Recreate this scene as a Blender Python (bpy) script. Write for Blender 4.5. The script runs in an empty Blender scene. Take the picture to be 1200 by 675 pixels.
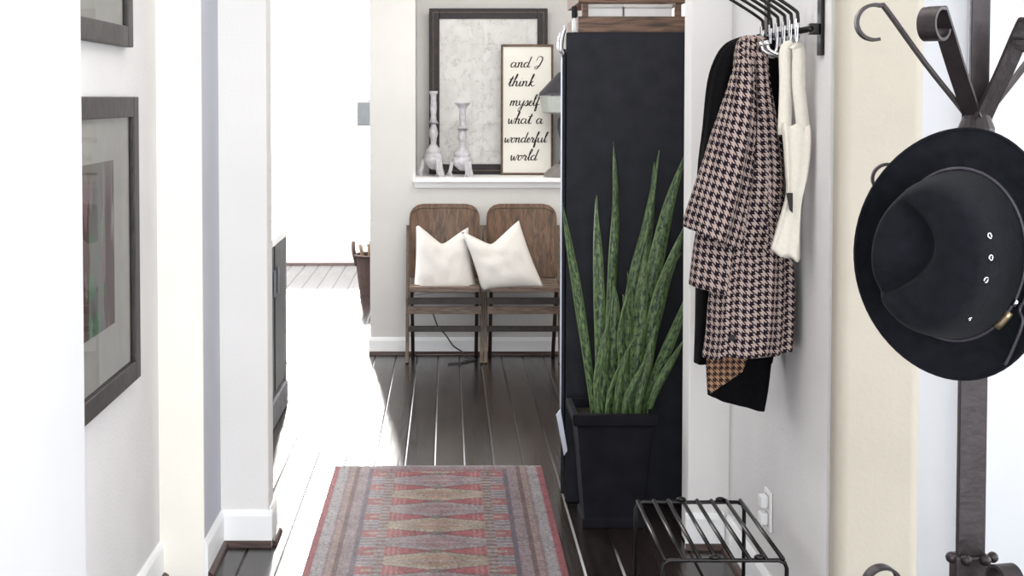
import bpy, bmesh, math, random
from mathutils import Vector, Matrix, noise
random.seed(7)
C = bpy.context.scene.collection
PI = math.pi
F = 1500.0
TH = math.radians(2.0)
CAMZ = 1.5

def W(px, py, Y):
    """photo measurement -> world point on the plane at distance Y"""
    u = (px - 525) / F; v = (py - 167) / F
    yc = math.cos(TH) - v * math.sin(TH)
    zc = -math.sin(TH) - v * math.cos(TH)
    t = Y / yc
    return Vector((u * t, Y, CAMZ + zc * t))

# ---------------------------------------------------------------- objects
def tag(o, label=None, cat=None, group=None, kind=None):
    if label: o['label'] = label
    if cat: o['category'] = cat
    if group: o['group'] = group
    if kind: o['kind'] = kind
    return o

def thing(name, label, cat, loc=(0, 0, 0), rz=0, group=None):
    o = bpy.data.objects.new(name, None); C.objects.link(o)
    o.empty_display_size = 0.05
    o.location = loc; o.rotation_euler = (0, 0, rz)
    return tag(o, label, cat, group)

def obj(name, bm, mat, parent=None, smooth=False, off=None, bevel=0, label=None, recalc=True, sub=0):
    """off: world location of the parent, subtracted when the mesh is built in world space"""
    if off is not None:
        bmesh.ops.translate(bm, verts=bm.verts, vec=-Vector(off))
    if recalc: bmesh.ops.recalc_face_normals(bm, faces=bm.faces)
    me = bpy.data.meshes.new(name); bm.to_mesh(me); bm.free()
    me.materials.append(mat)
    if smooth:
        for p in me.polygons: p.use_smooth = True
    o = bpy.data.objects.new(name, me); C.objects.link(o)
    if parent: o.parent = parent
    if bevel:
        m = o.modifiers.new('b', 'BEVEL'); m.width = bevel; m.segments = 3; m.limit_method = 'ANGLE'
        for p in me.polygons: p.use_smooth = True
        m.harden_normals = True
    if sub:
        m = o.modifiers.new('s', 'SUBSURF'); m.levels = sub; m.render_levels = sub
    if label: o['label'] = label
    return o

def struct(name, bm, mat, bevel=0, parent=None, smooth=False):
    o = obj(name, bm, mat, parent, smooth, bevel=bevel)
    o['kind'] = 'structure'
    return o

def dup(root, loc=None, rz=None, label=None):
    r = root.copy(); C.objects.link(r)
    if loc is not None: r.location = loc
    if rz is not None: r.rotation_euler = (0, 0, rz)
    if label: r['label'] = label
    for ch in list(root.children):
        c = ch.copy(); C.objects.link(c); c.parent = r
        for g in list(ch.children):
            d = g.copy(); C.objects.link(d); d.parent = c
    return r

# ---------------------------------------------------------------- shapes
def B(): return bmesh.new()

def box(bm, x0, x1, y0, y1, z0, z1, M=None):
    vs = [bm.verts.new((x, y, z)) for z in (z0, z1) for x, y in ((x0, y0), (x1, y0), (x1, y1), (x0, y1))]
    if M is not None:
        for v in vs: v.co = M @ v.co
    for f in ((0, 3, 2, 1), (4, 5, 6, 7), (0, 1, 5, 4), (1, 2, 6, 5), (2, 3, 7, 6), (3, 0, 4, 7)):
        bm.faces.new([vs[i] for i in f])
    return bm

def sheet(pts):
    bm = bmesh.new(); bm.faces.new([bm.verts.new(p) for p in pts]); return bm

def beam(bm, a, b, w, d, up=(0, 0, 1)):
    """square bar from a to b; w across (perp to up), d along up-ish"""
    a = Vector(a); b = Vector(b); t = (b - a).normalized()
    s = t.cross(Vector(up))
    if s.length < 1e-4: s = t.cross(Vector((1, 0, 0)))
    s.normalize(); n = s.cross(t).normalized()
    vs = []
    for p in (a, b):
        for i, j in ((-1, -1), (1, -1), (1, 1), (-1, 1)):
            vs.append(bm.verts.new(p + s * w / 2 * i + n * d / 2 * j))
    for f in ((3, 2, 1, 0), (4, 5, 6, 7), (0, 1, 5, 4), (1, 2, 6, 5), (2, 3, 7, 6), (3, 0, 4, 7)):
        bm.faces.new([vs[i] for i in f])
    return bm

def cat(pts, n=6, closed=False):
    pts = [Vector(p) for p in pts]; out = []
    m = len(pts)
    rng = range(m) if closed else range(m - 1)
    for i in rng:
        p1 = pts[i]; p2 = pts[(i + 1) % m]
        p0 = pts[i - 1] if (i > 0 or closed) else p1 * 2 - p2
        p3 = pts[(i + 2) % m] if (i + 2 < m or closed) else p2 * 2 - p1
        for k in range(n):
            t = k / n
            out.append(0.5 * ((2 * p1) + (p2 - p0) * t + (2 * p0 - 5 * p1 + 4 * p2 - p3) * t * t + (-p0 + 3 * p1 - 3 * p2 + p3) * t ** 3))
    if not closed: out.append(pts[-1])
    return out

def tube(bm, pts, r, seg=8, closed=False, flat=None, cap=True):
    """r: radius or list; flat=(side vector, half width, half thickness) sweeps a strap"""
    pts = [Vector(p) for p in pts]; n = len(pts); rings = []
    nrm = None
    for i, p in enumerate(pts):
        if closed: t = pts[(i + 1) % n] - pts[i - 1]
        else: t = pts[min(i + 1, n - 1)] - pts[max(i - 1, 0)]
        t.normalize()
        if flat:
            s = Vector(flat[0]); s = (s - t * s.dot(t)).normalized(); q = t.cross(s)
            hw = flat[1][i] if isinstance(flat[1], (list, tuple)) else flat[1]
            ring = [bm.verts.new(p + s * hw * a + q * flat[2] * b) for a, b in ((-1, -1), (1, -1), (1, 1), (-1, 1))]
        else:
            if nrm is None:
                nrm = t.cross(Vector((0.13, 0.3, 1)))
                if nrm.length < 1e-3: nrm = t.cross(Vector((1, 0, 0)))
            nrm = (nrm - t * nrm.dot(t)).normalized(); q = t.cross(nrm)
            rr = r[i] if isinstance(r, (list, tuple)) else r
            ring = [bm.verts.new(p + (nrm * math.cos(2 * PI * k / seg) + q * math.sin(2 * PI * k / seg)) * rr) for k in range(seg)]
        rings.append(ring)
    m = len(rings[0])
    for i in range(n if closed else n - 1):
        a = rings[i]; b = rings[(i + 1) % n]
        for k in range(m):
            bm.faces.new((a[k], a[(k + 1) % m], b[(k + 1) % m], b[k]))
    if cap and not closed:
        bm.faces.new(rings[0][::-1]); bm.faces.new(rings[-1])
    return bm

def lathe(bm, prof, seg=24, c=(0, 0, 0), M=None):
    rings = []
    for r, z in prof:
        r = max(r, 1e-4)
        ring = [Vector((c[0] + r * math.cos(2 * PI * k / seg), c[1] + r * math.sin(2 * PI * k / seg), c[2] + z)) for k in range(seg)]
        if M is not None: ring = [M @ v for v in ring]
        rings.append([bm.verts.new(v) for v in ring])
    for a, b in zip(rings, rings[1:]):
        for k in range(seg):
            bm.faces.new((a[k], a[(k + 1) % seg], b[(k + 1) % seg], b[k]))
    bm.faces.new(rings[0][::-1]); bm.faces.new(rings[-1])
    return bm

def ball(bm, c, r, seg=12, sc=(1, 1, 1)):
    res = bmesh.ops.create_uvsphere(bm, u_segments=seg, v_segments=max(6, seg // 2), radius=r)
    for v in res['verts']:
        v.co = Vector((v.co.x * sc[0], v.co.y * sc[1], v.co.z * sc[2])) + Vector(c)
    return bm

def loft(bm, rows, seg=48, folds=0.0, k=7, ph=0.0, sq=0.85, zfn=None, uvs=1.0):
    """cloth body: rows of (z, x left, x right, y centre, half depth); UVs in metres"""
    uvl = bm.loops.layers.uv.new('UVMap')
    R = []; UV = []
    v = 0; pz = None
    for (z, xl, xr, yc, hy) in rows:
        xc = (xl + xr) / 2; hx = (xr - xl) / 2
        if pz is not None: v += abs(z - pz)
        pz = z
        pts = []
        for i in range(seg):
            a = 2 * PI * i / seg
            ca = math.copysign(abs(math.cos(a)) ** sq, math.cos(a)); sa = math.copysign(abs(math.sin(a)) ** sq, math.sin(a))
            f = folds * (math.sin(k * a + ph + z * 4) + 0.5 * math.sin((k * 2 + 1) * a - ph + z * 7))
            zz = z + (zfn(ca, sa, z) if zfn else 0)
            pts.append(Vector((xc + hx * ca * (1 + f * 0.15), yc - hy * sa * (1 + f * 0.9) - f * 0.02, zz)))
        us = [0]
        for i in range(1, seg + 1):
            us.append(us[-1] + (pts[i % seg] - pts[i - 1]).length)
        mid = us[seg // 4]
        R.append([bm.verts.new(p) for p in pts]); UV.append([((u - mid) * uvs, v * uvs) for u in us])
    for j in range(len(R) - 1):
        for i in range(seg):
            f = bm.faces.new((R[j][i], R[j][(i + 1) % seg], R[j + 1][(i + 1) % seg], R[j + 1][i]))
            for l, uv in zip(f.loops, (UV[j][i], UV[j][i + 1], UV[j + 1][i + 1], UV[j + 1][i])):
                l[uvl].uv = uv
    bm.faces.new(R[0][::-1]); bm.faces.new(R[-1])
    return bm

def dense(rows, n=5):
    out = []
    for i in range(len(rows) - 1):
        a = rows[i]; b = rows[i + 1]
        p = rows[i - 1] if i else a; q = rows[i + 2] if i + 2 < len(rows) else b
        for k in range(n):
            t = k / n
            out.append(tuple(0.5 * ((2 * b1) + (c1 - a1) * t + (2 * a1 - 5 * b1 + 4 * c1 - d1) * t * t + (-a1 + 3 * b1 - 3 * c1 + d1) * t ** 3)
                             for a1, b1, c1, d1 in zip(p, a, b, q)))
    out.append(rows[-1])
    return out

def prows(lst, Y, hys):
    """(py, left px, right px) silhouette measurements -> loft rows at distance Y"""
    out = []
    for (py, a, b), hy in zip(lst, hys):
        A = W(a, py, Y); Bp = W(b, py, Y)
        out.append((A.z, A.x, Bp.x, Y, hy))
    return out

def cgrid(name, nx, ny, place, colour, mat, parent=None, off=None):
    """grid sheet with a colour attribute computed per vertex"""
    bm = B(); vs = []; cols = []
    for j in range(ny + 1):
        for i in range(nx + 1):
            u = i / nx; v = j / ny
            vs.append(bm.verts.new(place(u, v))); cols.append(colour(u, v))
    for j in range(ny):
        for i in range(nx):
            a = j * (nx + 1) + i
            bm.faces.new((vs[a], vs[a + 1], vs[a + nx + 2], vs[a + nx + 1]))
    if off is not None: bmesh.ops.translate(bm, verts=bm.verts, vec=-Vector(off))
    me = bpy.data.meshes.new(name); bm.to_mesh(me); bm.free()
    at = me.color_attributes.new('Col', 'FLOAT_COLOR', 'POINT')
    for i, c in enumerate(cols): at.data[i].color = (c[0], c[1], c[2], 1)
    me.materials.append(mat)
    o = bpy.data.objects.new(name, me); C.objects.link(o)
    if parent: o.parent = parent
    return o

# ---------------------------------------------------------------- materials
def lin(c):
    return tuple(((x / 255) / 12.92 if x / 255 <= 0.04045 else ((x / 255 + 0.055) / 1.055) ** 2.4) for x in c)

def newmat(name):
    m = bpy.data.materials.new(name); m.use_nodes = True
    nt = m.node_tree; return m, nt, nt.nodes['Principled BSDF']

def mat(name, rgb, rough=0.5, metal=0.0, var=0.12, scale=20, bump=0.0, bscale=60, stretch=(1, 1, 1), spec=0.5, coat=0, sheen=0, emit=0):
    m, nt, b = newmat(name); N = nt.nodes; L = nt.links
    c = lin(rgb)
    tc = N.new('ShaderNodeTexCoord'); mp = N.new('ShaderNodeMapping'); mp.inputs['Scale'].default_value = stretch
    L.new(tc.outputs['Object'], mp.inputs['Vector'])
    nz = N.new('ShaderNodeTexNoise'); nz.inputs['Scale'].default_value = scale; nz.inputs['Detail'].default_value = 5
    L.new(mp.outputs[0], nz.inputs['Vector'])
    cr = N.new('ShaderNodeValToRGB')
    cr.color_ramp.elements[0].position = 0.3; cr.color_ramp.elements[1].position = 0.7
    cr.color_ramp.elements[0].color = (*[max(0, x * (1 - var)) for x in c], 1)
    cr.color_ramp.elements[1].color = (*[min(1, x * (1 + var)) for x in c], 1)
    L.new(nz.outputs[0], cr.inputs[0]); L.new(cr.outputs[0], b.inputs['Base Color'])
    b.inputs['Roughness'].default_value = rough; b.inputs['Metallic'].default_value = metal
    b.inputs['Specular IOR Level'].default_value = spec
    if coat: b.inputs['Coat Weight'].default_value = coat
    if sheen: b.inputs['Sheen Weight'].default_value = sheen
    if bump:
        n2 = N.new('ShaderNodeTexNoise'); n2.inputs['Scale'].default_value = bscale; n2.inputs['Detail'].default_value = 4
        L.new(mp.outputs[0], n2.inputs['Vector'])
        bp = N.new('ShaderNodeBump'); bp.inputs['Strength'].default_value = bump; bp.inputs['Distance'].default_value = 0.004
        L.new(n2.outputs[0], bp.inputs['Height']); L.new(bp.outputs[0], b.inputs['Normal'])
    return m

def attrmat(name, rough=0.8, bump=0.0, bscale=300):
    m, nt, b = newmat(name); N = nt.nodes; L = nt.links
    a = N.new('ShaderNodeVertexColor'); a.layer_name = 'Col'
    L.new(a.outputs[0], b.inputs['Base Color']); b.inputs['Roughness'].default_value = rough
    b.inputs['Specular IOR Level'].default_value = 0.2
    if bump:
        tc = N.new('ShaderNodeTexCoord'); n2 = N.new('ShaderNodeTexNoise'); n2.inputs['Scale'].default_value = bscale
        L.new(tc.outputs['Object'], n2.inputs['Vector'])
        bp = N.new('ShaderNodeBump'); bp.inputs['Strength'].default_value = bump; bp.inputs['Distance'].default_value = 0.003
        L.new(n2.outputs[0], bp.inputs['Height']); L.new(bp.outputs[0], b.inputs['Normal'])
    return m

def wood(name, dark, light, rough=0.45, axis=(1, 12, 12), scale=6):
    m, nt, b = newmat(name); N = nt.nodes; L = nt.links
    tc = N.new('ShaderNodeTexCoord'); mp = N.new('ShaderNodeMapping'); mp.inputs['Scale'].default_value = axis
    L.new(tc.outputs['Object'], mp.inputs['Vector'])
    nz = N.new('ShaderNodeTexNoise'); nz.inputs['Scale'].default_value = scale; nz.inputs['Detail'].default_value = 8; nz.inputs['Distortion'].default_value = 1.2
    L.new(mp.outputs[0], nz.inputs['Vector'])
    cr = N.new('ShaderNodeValToRGB'); cr.color_ramp.elements[0].position = 0.32; cr.color_ramp.elements[1].position = 0.68
    cr.color_ramp.elements[0].color = (*lin(dark), 1); cr.color_ramp.elements[1].color = (*lin(light), 1)
    L.new(nz.outputs[0], cr.inputs[0]); L.new(cr.outputs[0], b.inputs['Base Color'])
    b.inputs['Roughness'].default_value = rough
    bp = N.new('ShaderNodeBump'); bp.inputs['Strength'].default_value = 0.15; bp.inputs['Distance'].default_value = 0.002
    L.new(nz.outputs[0], bp.inputs['Height']); L.new(bp.outputs[0], b.inputs['Normal'])
    return m

def glassmat(name, ior=1.3, tint=(1, 1, 1)):
    m = bpy.data.materials.new(name); m.use_nodes = True; nt = m.node_tree; N = nt.nodes; L = nt.links
    N.remove(N['Principled BSDF'])
    t = N.new('ShaderNodeBsdfTransparent'); t.inputs[0].default_value = (*tint, 1)
    g = N.new('ShaderNodeBsdfGlossy'); g.inputs['Roughness'].default_value = 0.02
    f = N.new('ShaderNodeFresnel'); f.inputs[0].default_value = ior
    mx = N.new('ShaderNodeMixShader')
    L.new(f.outputs[0], mx.inputs[0]); L.new(t.outputs[0], mx.inputs[1]); L.new(g.outputs[0], mx.inputs[2])
    L.new(mx.outputs[0], N['Material Output'].inputs[0])
    return m

M_wall = mat('wall paint', (226, 224, 222), 0.85, var=0.02, scale=3, bump=0.15, bscale=120, spec=0.2)
M_wallback = mat('wall paint back', (208, 206, 203), 0.85, var=0.03, scale=3, bump=0.2, bscale=90, spec=0.2)
M_wallr = mat('wall paint right', (214, 212, 211), 0.85, var=0.035, scale=4, bump=0.25, bscale=100, spec=0.2)
M_beige = mat('beige wall end', (172, 165, 152), 0.85, var=0.04, scale=4, bump=0.2, bscale=90, spec=0.2)
M_walllit = mat('wall paint warm lit', (240, 236, 226), 0.85, var=0.02, scale=3, bump=0.1, spec=0.2)
M_white = mat('white trim paint', (240, 240, 240), 0.45, var=0.02, scale=5, spec=0.4)
M_wallnear = mat('near wall paint', (214, 214, 216), 0.85, var=0.02, scale=3, spec=0.2)
M_mount2 = mat('grey picture mount', (150, 148, 142), 0.9, var=0.06, scale=14)
M_wallshade = mat('wall paint cool shade', (190, 191, 200), 0.85, var=0.03, scale=3, spec=0.2)
M_rroom = mat('side room paint', (190, 190, 192), 0.85, var=0.02, scale=3, spec=0.2)
M_door = mat('white door paint', (208, 209, 212), 0.5, var=0.01, scale=3, spec=0.3)
M_ceil = mat('ceiling paint', (235, 235, 233), 0.9, var=0.02, scale=4, spec=0.2)
M_quarter = wood('quarter round wood', (42, 26, 22), (78, 55, 48), 0.35)
M_locker = mat('black painted metal', (27, 28, 36), 0.6, var=0.35, scale=14, bump=0.12, bscale=40, spec=0.25)
M_chrome = mat('polished chrome', (215, 216, 220), 0.14, 1.0, var=0.03)
M_steel = mat('dull steel edge', (150, 152, 160), 0.35, 0.8, var=0.05)
M_darkmetal = mat('dark wire metal', (38, 36, 36), 0.3, 0.75, var=0.1, scale=30)
M_iron = mat('wrought iron', (46, 40, 41), 0.42, 0.5, var=0.22, scale=45, bump=0.25, bscale=70)
M_felt = mat('black felt', (17, 18, 23), 0.95, var=0.3, scale=60, bump=0.25, bscale=260, spec=0.12, sheen=0.03)
M_cord = mat('braided dark cord', (48, 44, 52), 0.45, var=0.2, scale=120)
M_blackcloth = mat('black wool', (11, 10, 12), 0.95, var=0.3, scale=80, bump=0.3, bscale=200, spec=0.1)
M_tote = mat('cream canvas', (204, 198, 187), 0.9, var=0.04, scale=120, bump=0.3, bscale=400, spec=0.15)
M_ink = mat('black print', (28, 24, 26), 0.8, var=0.1)
M_chairw = wood('chair plywood', (66, 49, 38), (116, 88, 66), 0.4, (10, 10, 1.2), 5)
M_chairseat = wood('chair seat slats', (66, 50, 44), (128, 108, 92), 0.35, (1.5, 14, 14), 6)
M_chaird = wood('chair dark frame', (28, 21, 20), (58, 44, 38), 0.4, (3, 3, 3), 8)
M_chairpost = wood('chair post', (70, 58, 46), (112, 92, 72), 0.45, (8, 8, 1.5), 6)
M_pillow = mat('white pillow linen', (216, 212, 207), 0.95, var=0.03, scale=160, bump=0.35, bscale=350, spec=0.1)
M_planter = mat('dark planter', (23, 23, 28), 0.85, var=0.3, scale=12, bump=0.3, bscale=30, spec=0.15)
M_soil = mat('potting soil', (38, 30, 25), 0.95, var=0.4, scale=60, bump=0.6, bscale=80)
M_crate = wood('crate wood', (62, 46, 38), (126, 96, 76), 0.6, (1.2, 12, 12), 5)
M_paper = mat('white paper', (236, 236, 234), 0.7, var=0.03)
M_distress = mat('chipped white paint', (186, 183, 188), 0.75, var=0.2, scale=40, bump=0.5, bscale=60)
M_frame = wood('espresso frame', (26, 18, 24), (44, 33, 38), 0.6, (4, 4, 4), 6)
M_framegrey = wood('weathered grey frame', (30, 27, 27), (60, 56, 55), 0.5, (6, 6, 2), 8)
M_signframe = wood('sign frame wood', (70, 52, 38), (104, 80, 60), 0.5, (4, 4, 4), 6)
M_signboard = mat('sign board', (225, 222, 214), 0.8, var=0.03, scale=10)
M_mount = mat('picture mount', (188, 184, 180), 0.9, var=0.05, scale=14)
M_lampdark = mat('dark lamp metal', (58, 57, 62), 0.45, 0.2, var=0.1)
M_lamplight = mat('frosted lamp band', (168, 172, 165), 0.4, var=0.05)
M_lampbase = mat('grey lamp base', (120, 116, 112), 0.5, 0.1, var=0.15)
M_cab = mat('navy black cabinet', (32, 34, 42), 0.4, var=0.3, scale=8, bump=0.1, spec=0.5)
M_cabgrey = mat('weathered plinth', (120, 120, 124), 0.5, var=0.25, scale=14)
M_counter = mat('white countertop', (240, 240, 242), 0.25, var=0.02, scale=8)
M_wicker = mat('dark wicker', (58, 40, 34), 0.7, var=0.4, scale=50, bump=0.5, bscale=90)
M_stick = wood('kindling', (80, 62, 50), (150, 126, 105), 0.8)
M_grey = mat('grey shade', (112, 116, 120), 0.8, var=0.06)
M_plastic = mat('white plastic', (238, 238, 238), 0.35, var=0.01)
M_shadowhole = mat('dark slot', (30, 30, 30), 0.8, var=0.05)
M_brass = mat('aged brass', (150, 134, 108), 0.35, 0.8, var=0.15)
M_glass = glassmat('window glass', 1.25)
M_pglass = glassmat('picture glass', 1.12)
M_attr = attrmat('printed paper', 0.75)
M_rug = attrmat('woven rug wool', 0.95, 0.5, 260)

def leafmat():
    m, nt, b = newmat('snake plant leaf'); N = nt.nodes; L = nt.links
    uv = N.new('ShaderNodeTexCoord')
    sp = N.new('ShaderNodeSeparateXYZ'); L.new(uv.outputs['UV'], sp.inputs[0])
    mp = N.new('ShaderNodeMapping'); mp.inputs['Scale'].default_value = (6, 42, 1); L.new(uv.outputs['UV'], mp.inputs[0])
    nz = N.new('ShaderNodeTexNoise'); nz.inputs['Scale'].default_value = 1.0; nz.inputs['Detail'].default_value = 3; nz.inputs['Distortion'].default_value = 0.8
    L.new(mp.outputs[0], nz.inputs['Vector'])
    cr = N.new('ShaderNodeValToRGB')
    for e, p, c in zip((cr.color_ramp.elements[0], cr.color_ramp.elements[1]), (0.4, 0.6), ((20, 42, 26), (96, 120, 72))):
        e.position = p; e.color = (*lin(c), 1)
    L.new(nz.outputs[0], cr.inputs[0])
    # pale margin
    e1 = N.new('ShaderNodeMath'); e1.operation = 'SUBTRACT'; L.new(sp.outputs[0], e1.inputs[0]); e1.inputs[1].default_value = 0.5
    e2 = N.new('ShaderNodeMath'); e2.operation = 'ABSOLUTE'; L.new(e1.outputs[0], e2.inputs[0])
    e3 = N.new('ShaderNodeMath'); e3.operation = 'GREATER_THAN'; L.new(e2.outputs[0], e3.inputs[0]); e3.inputs[1].default_value = 0.41
    mx = N.new('ShaderNodeMixRGB'); L.new(e3.outputs[0], mx.inputs[0]); L.new(cr.outputs[0], mx.inputs[1]); mx.inputs[2].default_value = (*lin((96, 122, 70)), 1)
    L.new(mx.outputs[0], b.inputs['Base Color']); b.inputs['Roughness'].default_value = 0.4
    return m
M_leaf = leafmat()

def houndmat(name='houndstooth wool', dark=(26, 20, 28), light=(158, 141, 134), freq=50):
    m, nt, b = newmat(name); N = nt.nodes; L = nt.links
    tc = N.new('ShaderNodeTexCoord'); sp = N.new('ShaderNodeSeparateXYZ'); L.new(tc.outputs['UV'], sp.inputs[0])
    def math_(op, a, v=None, bnode=None):
        n = N.new('ShaderNodeMath'); n.operation = op; L.new(a, n.inputs[0])
        if bnode is not None: L.new(bnode, n.inputs[1])
        elif v is not None: n.inputs[1].default_value = v
        return n.outputs[0]
    def stripe(a):
        return math_('GREATER_THAN', math_('FRACT', math_('MULTIPLY', a, freq)), 0.45)
    su = stripe(sp.outputs[0]); sv = stripe(sp.outputs[1])
    both = math_('MULTIPLY', su, bnode=sv)
    some = math_('MAXIMUM', su, bnode=sv)
    tw = math_('GREATER_THAN', math_('FRACT', math_('MULTIPLY', math_('ADD', sp.outputs[0], bnode=sp.outputs[1]), freq * 2)), 0.5)
    mid = math_('MULTIPLY', some, bnode=tw)
    fac = math_('MAXIMUM', both, bnode=mid)
    mx = N.new('ShaderNodeMixRGB'); L.new(fac, mx.inputs[0])
    mx.inputs[1].default_value = (*lin(light), 1); mx.inputs[2].default_value = (*lin(dark), 1)
    L.new(mx.outputs[0], b.inputs['Base Color']); b.inputs['Roughness'].default_value = 0.95; b.inputs['Specular IOR Level'].default_value = 0.1
    nz = N.new('ShaderNodeTexNoise'); nz.inputs['Scale'].default_value = 250; L.new(tc.outputs['Object'], nz.inputs['Vector'])
    bp = N.new('ShaderNodeBump'); bp.inputs['Strength'].default_value = 0.4; bp.inputs['Distance'].default_value = 0.002
    L.new(nz.outputs[0], bp.inputs['Height']); L.new(bp.outputs[0], b.inputs['Normal'])
    return m
M_hound = houndmat()
M_scarf = houndmat('brown check lining', (46, 34, 32), (150, 118, 92), 60)

PITCH = 0.122; POFF = -0.058
def floormat():
    m, nt, b = newmat('dark plank floor'); N = nt.nodes; L = nt.links
    tc = N.new('ShaderNodeTexCoord'); sp = N.new('ShaderNodeSeparateXYZ'); L.new(tc.outputs['Object'], sp.inputs[0])
    a = N.new('ShaderNodeMath'); a.operation = 'SUBTRACT'; L.new(sp.outputs[0], a.inputs[0]); a.inputs[1].default_value = POFF
    d = N.new('ShaderNodeMath'); d.operation = 'DIVIDE'; L.new(a.outputs[0], d.inputs[0]); d.inputs[1].default_value = PITCH
    fl = N.new('ShaderNodeMath'); fl.operation = 'FLOOR'; L.new(d.outputs[0], fl.inputs[0])
    wn = N.new('ShaderNodeTexWhiteNoise'); wn.noise_dimensions = '1D'; L.new(fl.outputs[0], wn.inputs['W'])
    mp = N.new('ShaderNodeMapping'); mp.inputs['Scale'].default_value = (14, 1.2, 1); L.new(tc.outputs['Object'], mp.inputs[0])
    nz = N.new('ShaderNodeTexNoise'); nz.inputs['Scale'].default_value = 2.5; nz.inputs['Detail'].default_value = 8; L.new(mp.outputs[0], nz.inputs['Vector'])
    ad = N.new('ShaderNodeMath'); ad.operation = 'MULTIPLY_ADD'; L.new(wn.outputs[0], ad.inputs[0]); ad.inputs[1].default_value = 0.35; L.new(nz.outputs[0], ad.inputs[2])
    cr = N.new('ShaderNodeValToRGB'); cr.color_ramp.elements[0].position = 0.35; cr.color_ramp.elements[1].position = 1.0
    cr.color_ramp.elements[0].color = (*lin((22, 18, 18)), 1); cr.color_ramp.elements[1].color = (*lin((48, 40, 36)), 1)
    L.new(ad.outputs[0], cr.inputs[0]); L.new(cr.outputs[0], b.inputs['Base Color'])
    r = N.new('ShaderNodeMapRange'); L.new(nz.outputs[0], r.inputs[0]); r.inputs[3].default_value = 0.16; r.inputs[4].default_value = 0.3
    L.new(r.outputs[0], b.inputs['Roughness'])
    n2 = N.new('ShaderNodeTexNoise'); n2.inputs['Scale'].default_value = 4; n2.inputs['Detail'].default_value = 3; L.new(mp.outputs[0], n2.inputs['Vector'])
    bp = N.new('ShaderNodeBump'); bp.inputs['Strength'].default_value = 0.25; bp.inputs['Distance'].default_value = 0.003
    L.new(n2.outputs[0], bp.inputs['Height']); L.new(bp.outputs[0], b.inputs['Normal'])
    b.inputs['Specular IOR Level'].default_value = 0.6
    return m
M_floor = floormat()

# ================================================================ THE SETTING
H = 2.75
# floor: planks with bevelled edges running along the hall
bm = B(); prof = []
k0 = int((-4.4 - POFF) / PITCH); k1 = int((4.0 - POFF) / PITCH) + 1
for k in range(k0, k1):
    x = POFF + k * PITCH
    prof += [(x, -0.004), (x + 0.0075, 0.0), (x + PITCH - 0.003, 0.0)]
ra = [bm.verts.new((x, -1.4, z)) for x, z in prof]; rb = [bm.verts.new((x, 11.7, z)) for x, z in prof]
for i in range(len(prof) - 1): bm.faces.new((ra[i], ra[i + 1], rb[i + 1], rb[i]))
bm.normal_update()
struct('floor', bm, M_floor)
struct('ceiling', box(B(), -4.3, 3.8, -1.4, 11.7, H, H + 0.1), M_ceil)

# left side of the hall
struct('wall_left', box(B(), -1.10, -0.795, -1.4, 2.825, 0, H), M_wallnear, bevel=0.05)
struct('wall_left', box(B(), -1.06, -0.90, 2.8, 3.95, 0, H), M_wallr)
struct('wall_left', box(B(), -1.06, -0.762, 3.95, 3.964, 0, H), M_walllit)  # thin slab on the facing side, warm light put into its colour
struct('wall_left', box(B(), -1.06, -0.762, 3.9641, 4.249, 0, H), M_wallshade)  # side face of the same jog, cool shade put into its colour
struct('wall_left', box(B(), -4.2, -0.602, 4.25, 4.37, 0, H), M_wall, bevel=0.006)
# right side
struct('wall_right', box(B(), 0.935, 1.14, 3.05, 3.13, 0, H), M_beige, bevel=0.03)  # end face in its own beige, darker than the hall side
struct('wall_right', box(B(), 0.935, 1.14, 3.1301, 4.219, 0, H), M_wallr)
struct('wall_right', box(B(), 0.80, 1.14, 4.22, 4.34, 0, H), M_wall, bevel=0.006)
struct('wall_right', box(B(), 0.96, 1.14, 4.34, 7.449, 0, H), M_wall)
# back wall with its niche
NX0, NX1, NZ0, NZ1 = -0.19, 1.05, 1.035, 2.35
bm = B()
box(bm, -0.455, NX0, 7.45, 7.95, 0, H); box(bm, NX0, NX1, 7.45, 7.95, 0, NZ0 - 0.02)
box(bm, NX0, NX1, 7.45, 7.95, NZ1, H); box(bm, NX1, 1.6, 7.45, 7.95, 0, H); box(bm, NX0, NX1, 7.83, 7.95, NZ0 - 0.02, NZ1)
struct('wall_back', bm, M_wallback)
# niche ledge
bm = B(); box(bm, NX0 - 0.012, NX1, 7.40, 7.83, NZ0 - 0.025, NZ0); box(bm, NX0 - 0.002, NX1, 7.437, 7.45, NZ0 - 0.06, NZ0 - 0.025)
struct('trim_1', bm, M_white, bevel=0.004)
# far room
bm = B()
WX0, WX1, WZ0, WZ1 = -2.9, -0.25, 0.36, 2.6
box(bm, -4.2, WX0, 11.5, 11.65, 0, H); box(bm, WX1, 3.6, 11.5, 11.65, 0, H)
box(bm, WX0, WX1, 11.5, 11.65, 0, WZ0); box(bm, WX0, WX1, 11.5, 11.65, WZ1, H)
struct('wall_far', bm, M_wall)
bm = B()
box(bm, -4.3, -4.2, 4.25, 5.0, 0, H); box(bm, -4.3, -4.2, 10.8, 11.65, 0, H)
box(bm, -4.3, -4.2, 5.0, 10.8, 0, 0.5); box(bm, -4.3, -4.2, 5.0, 10.8, 2.5, H)
struct('wall_left', bm, M_wall)
struct('wall_right', box(B(), 1.6, 1.75, 7.45, 11.5, 0, H), M_wall)
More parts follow.
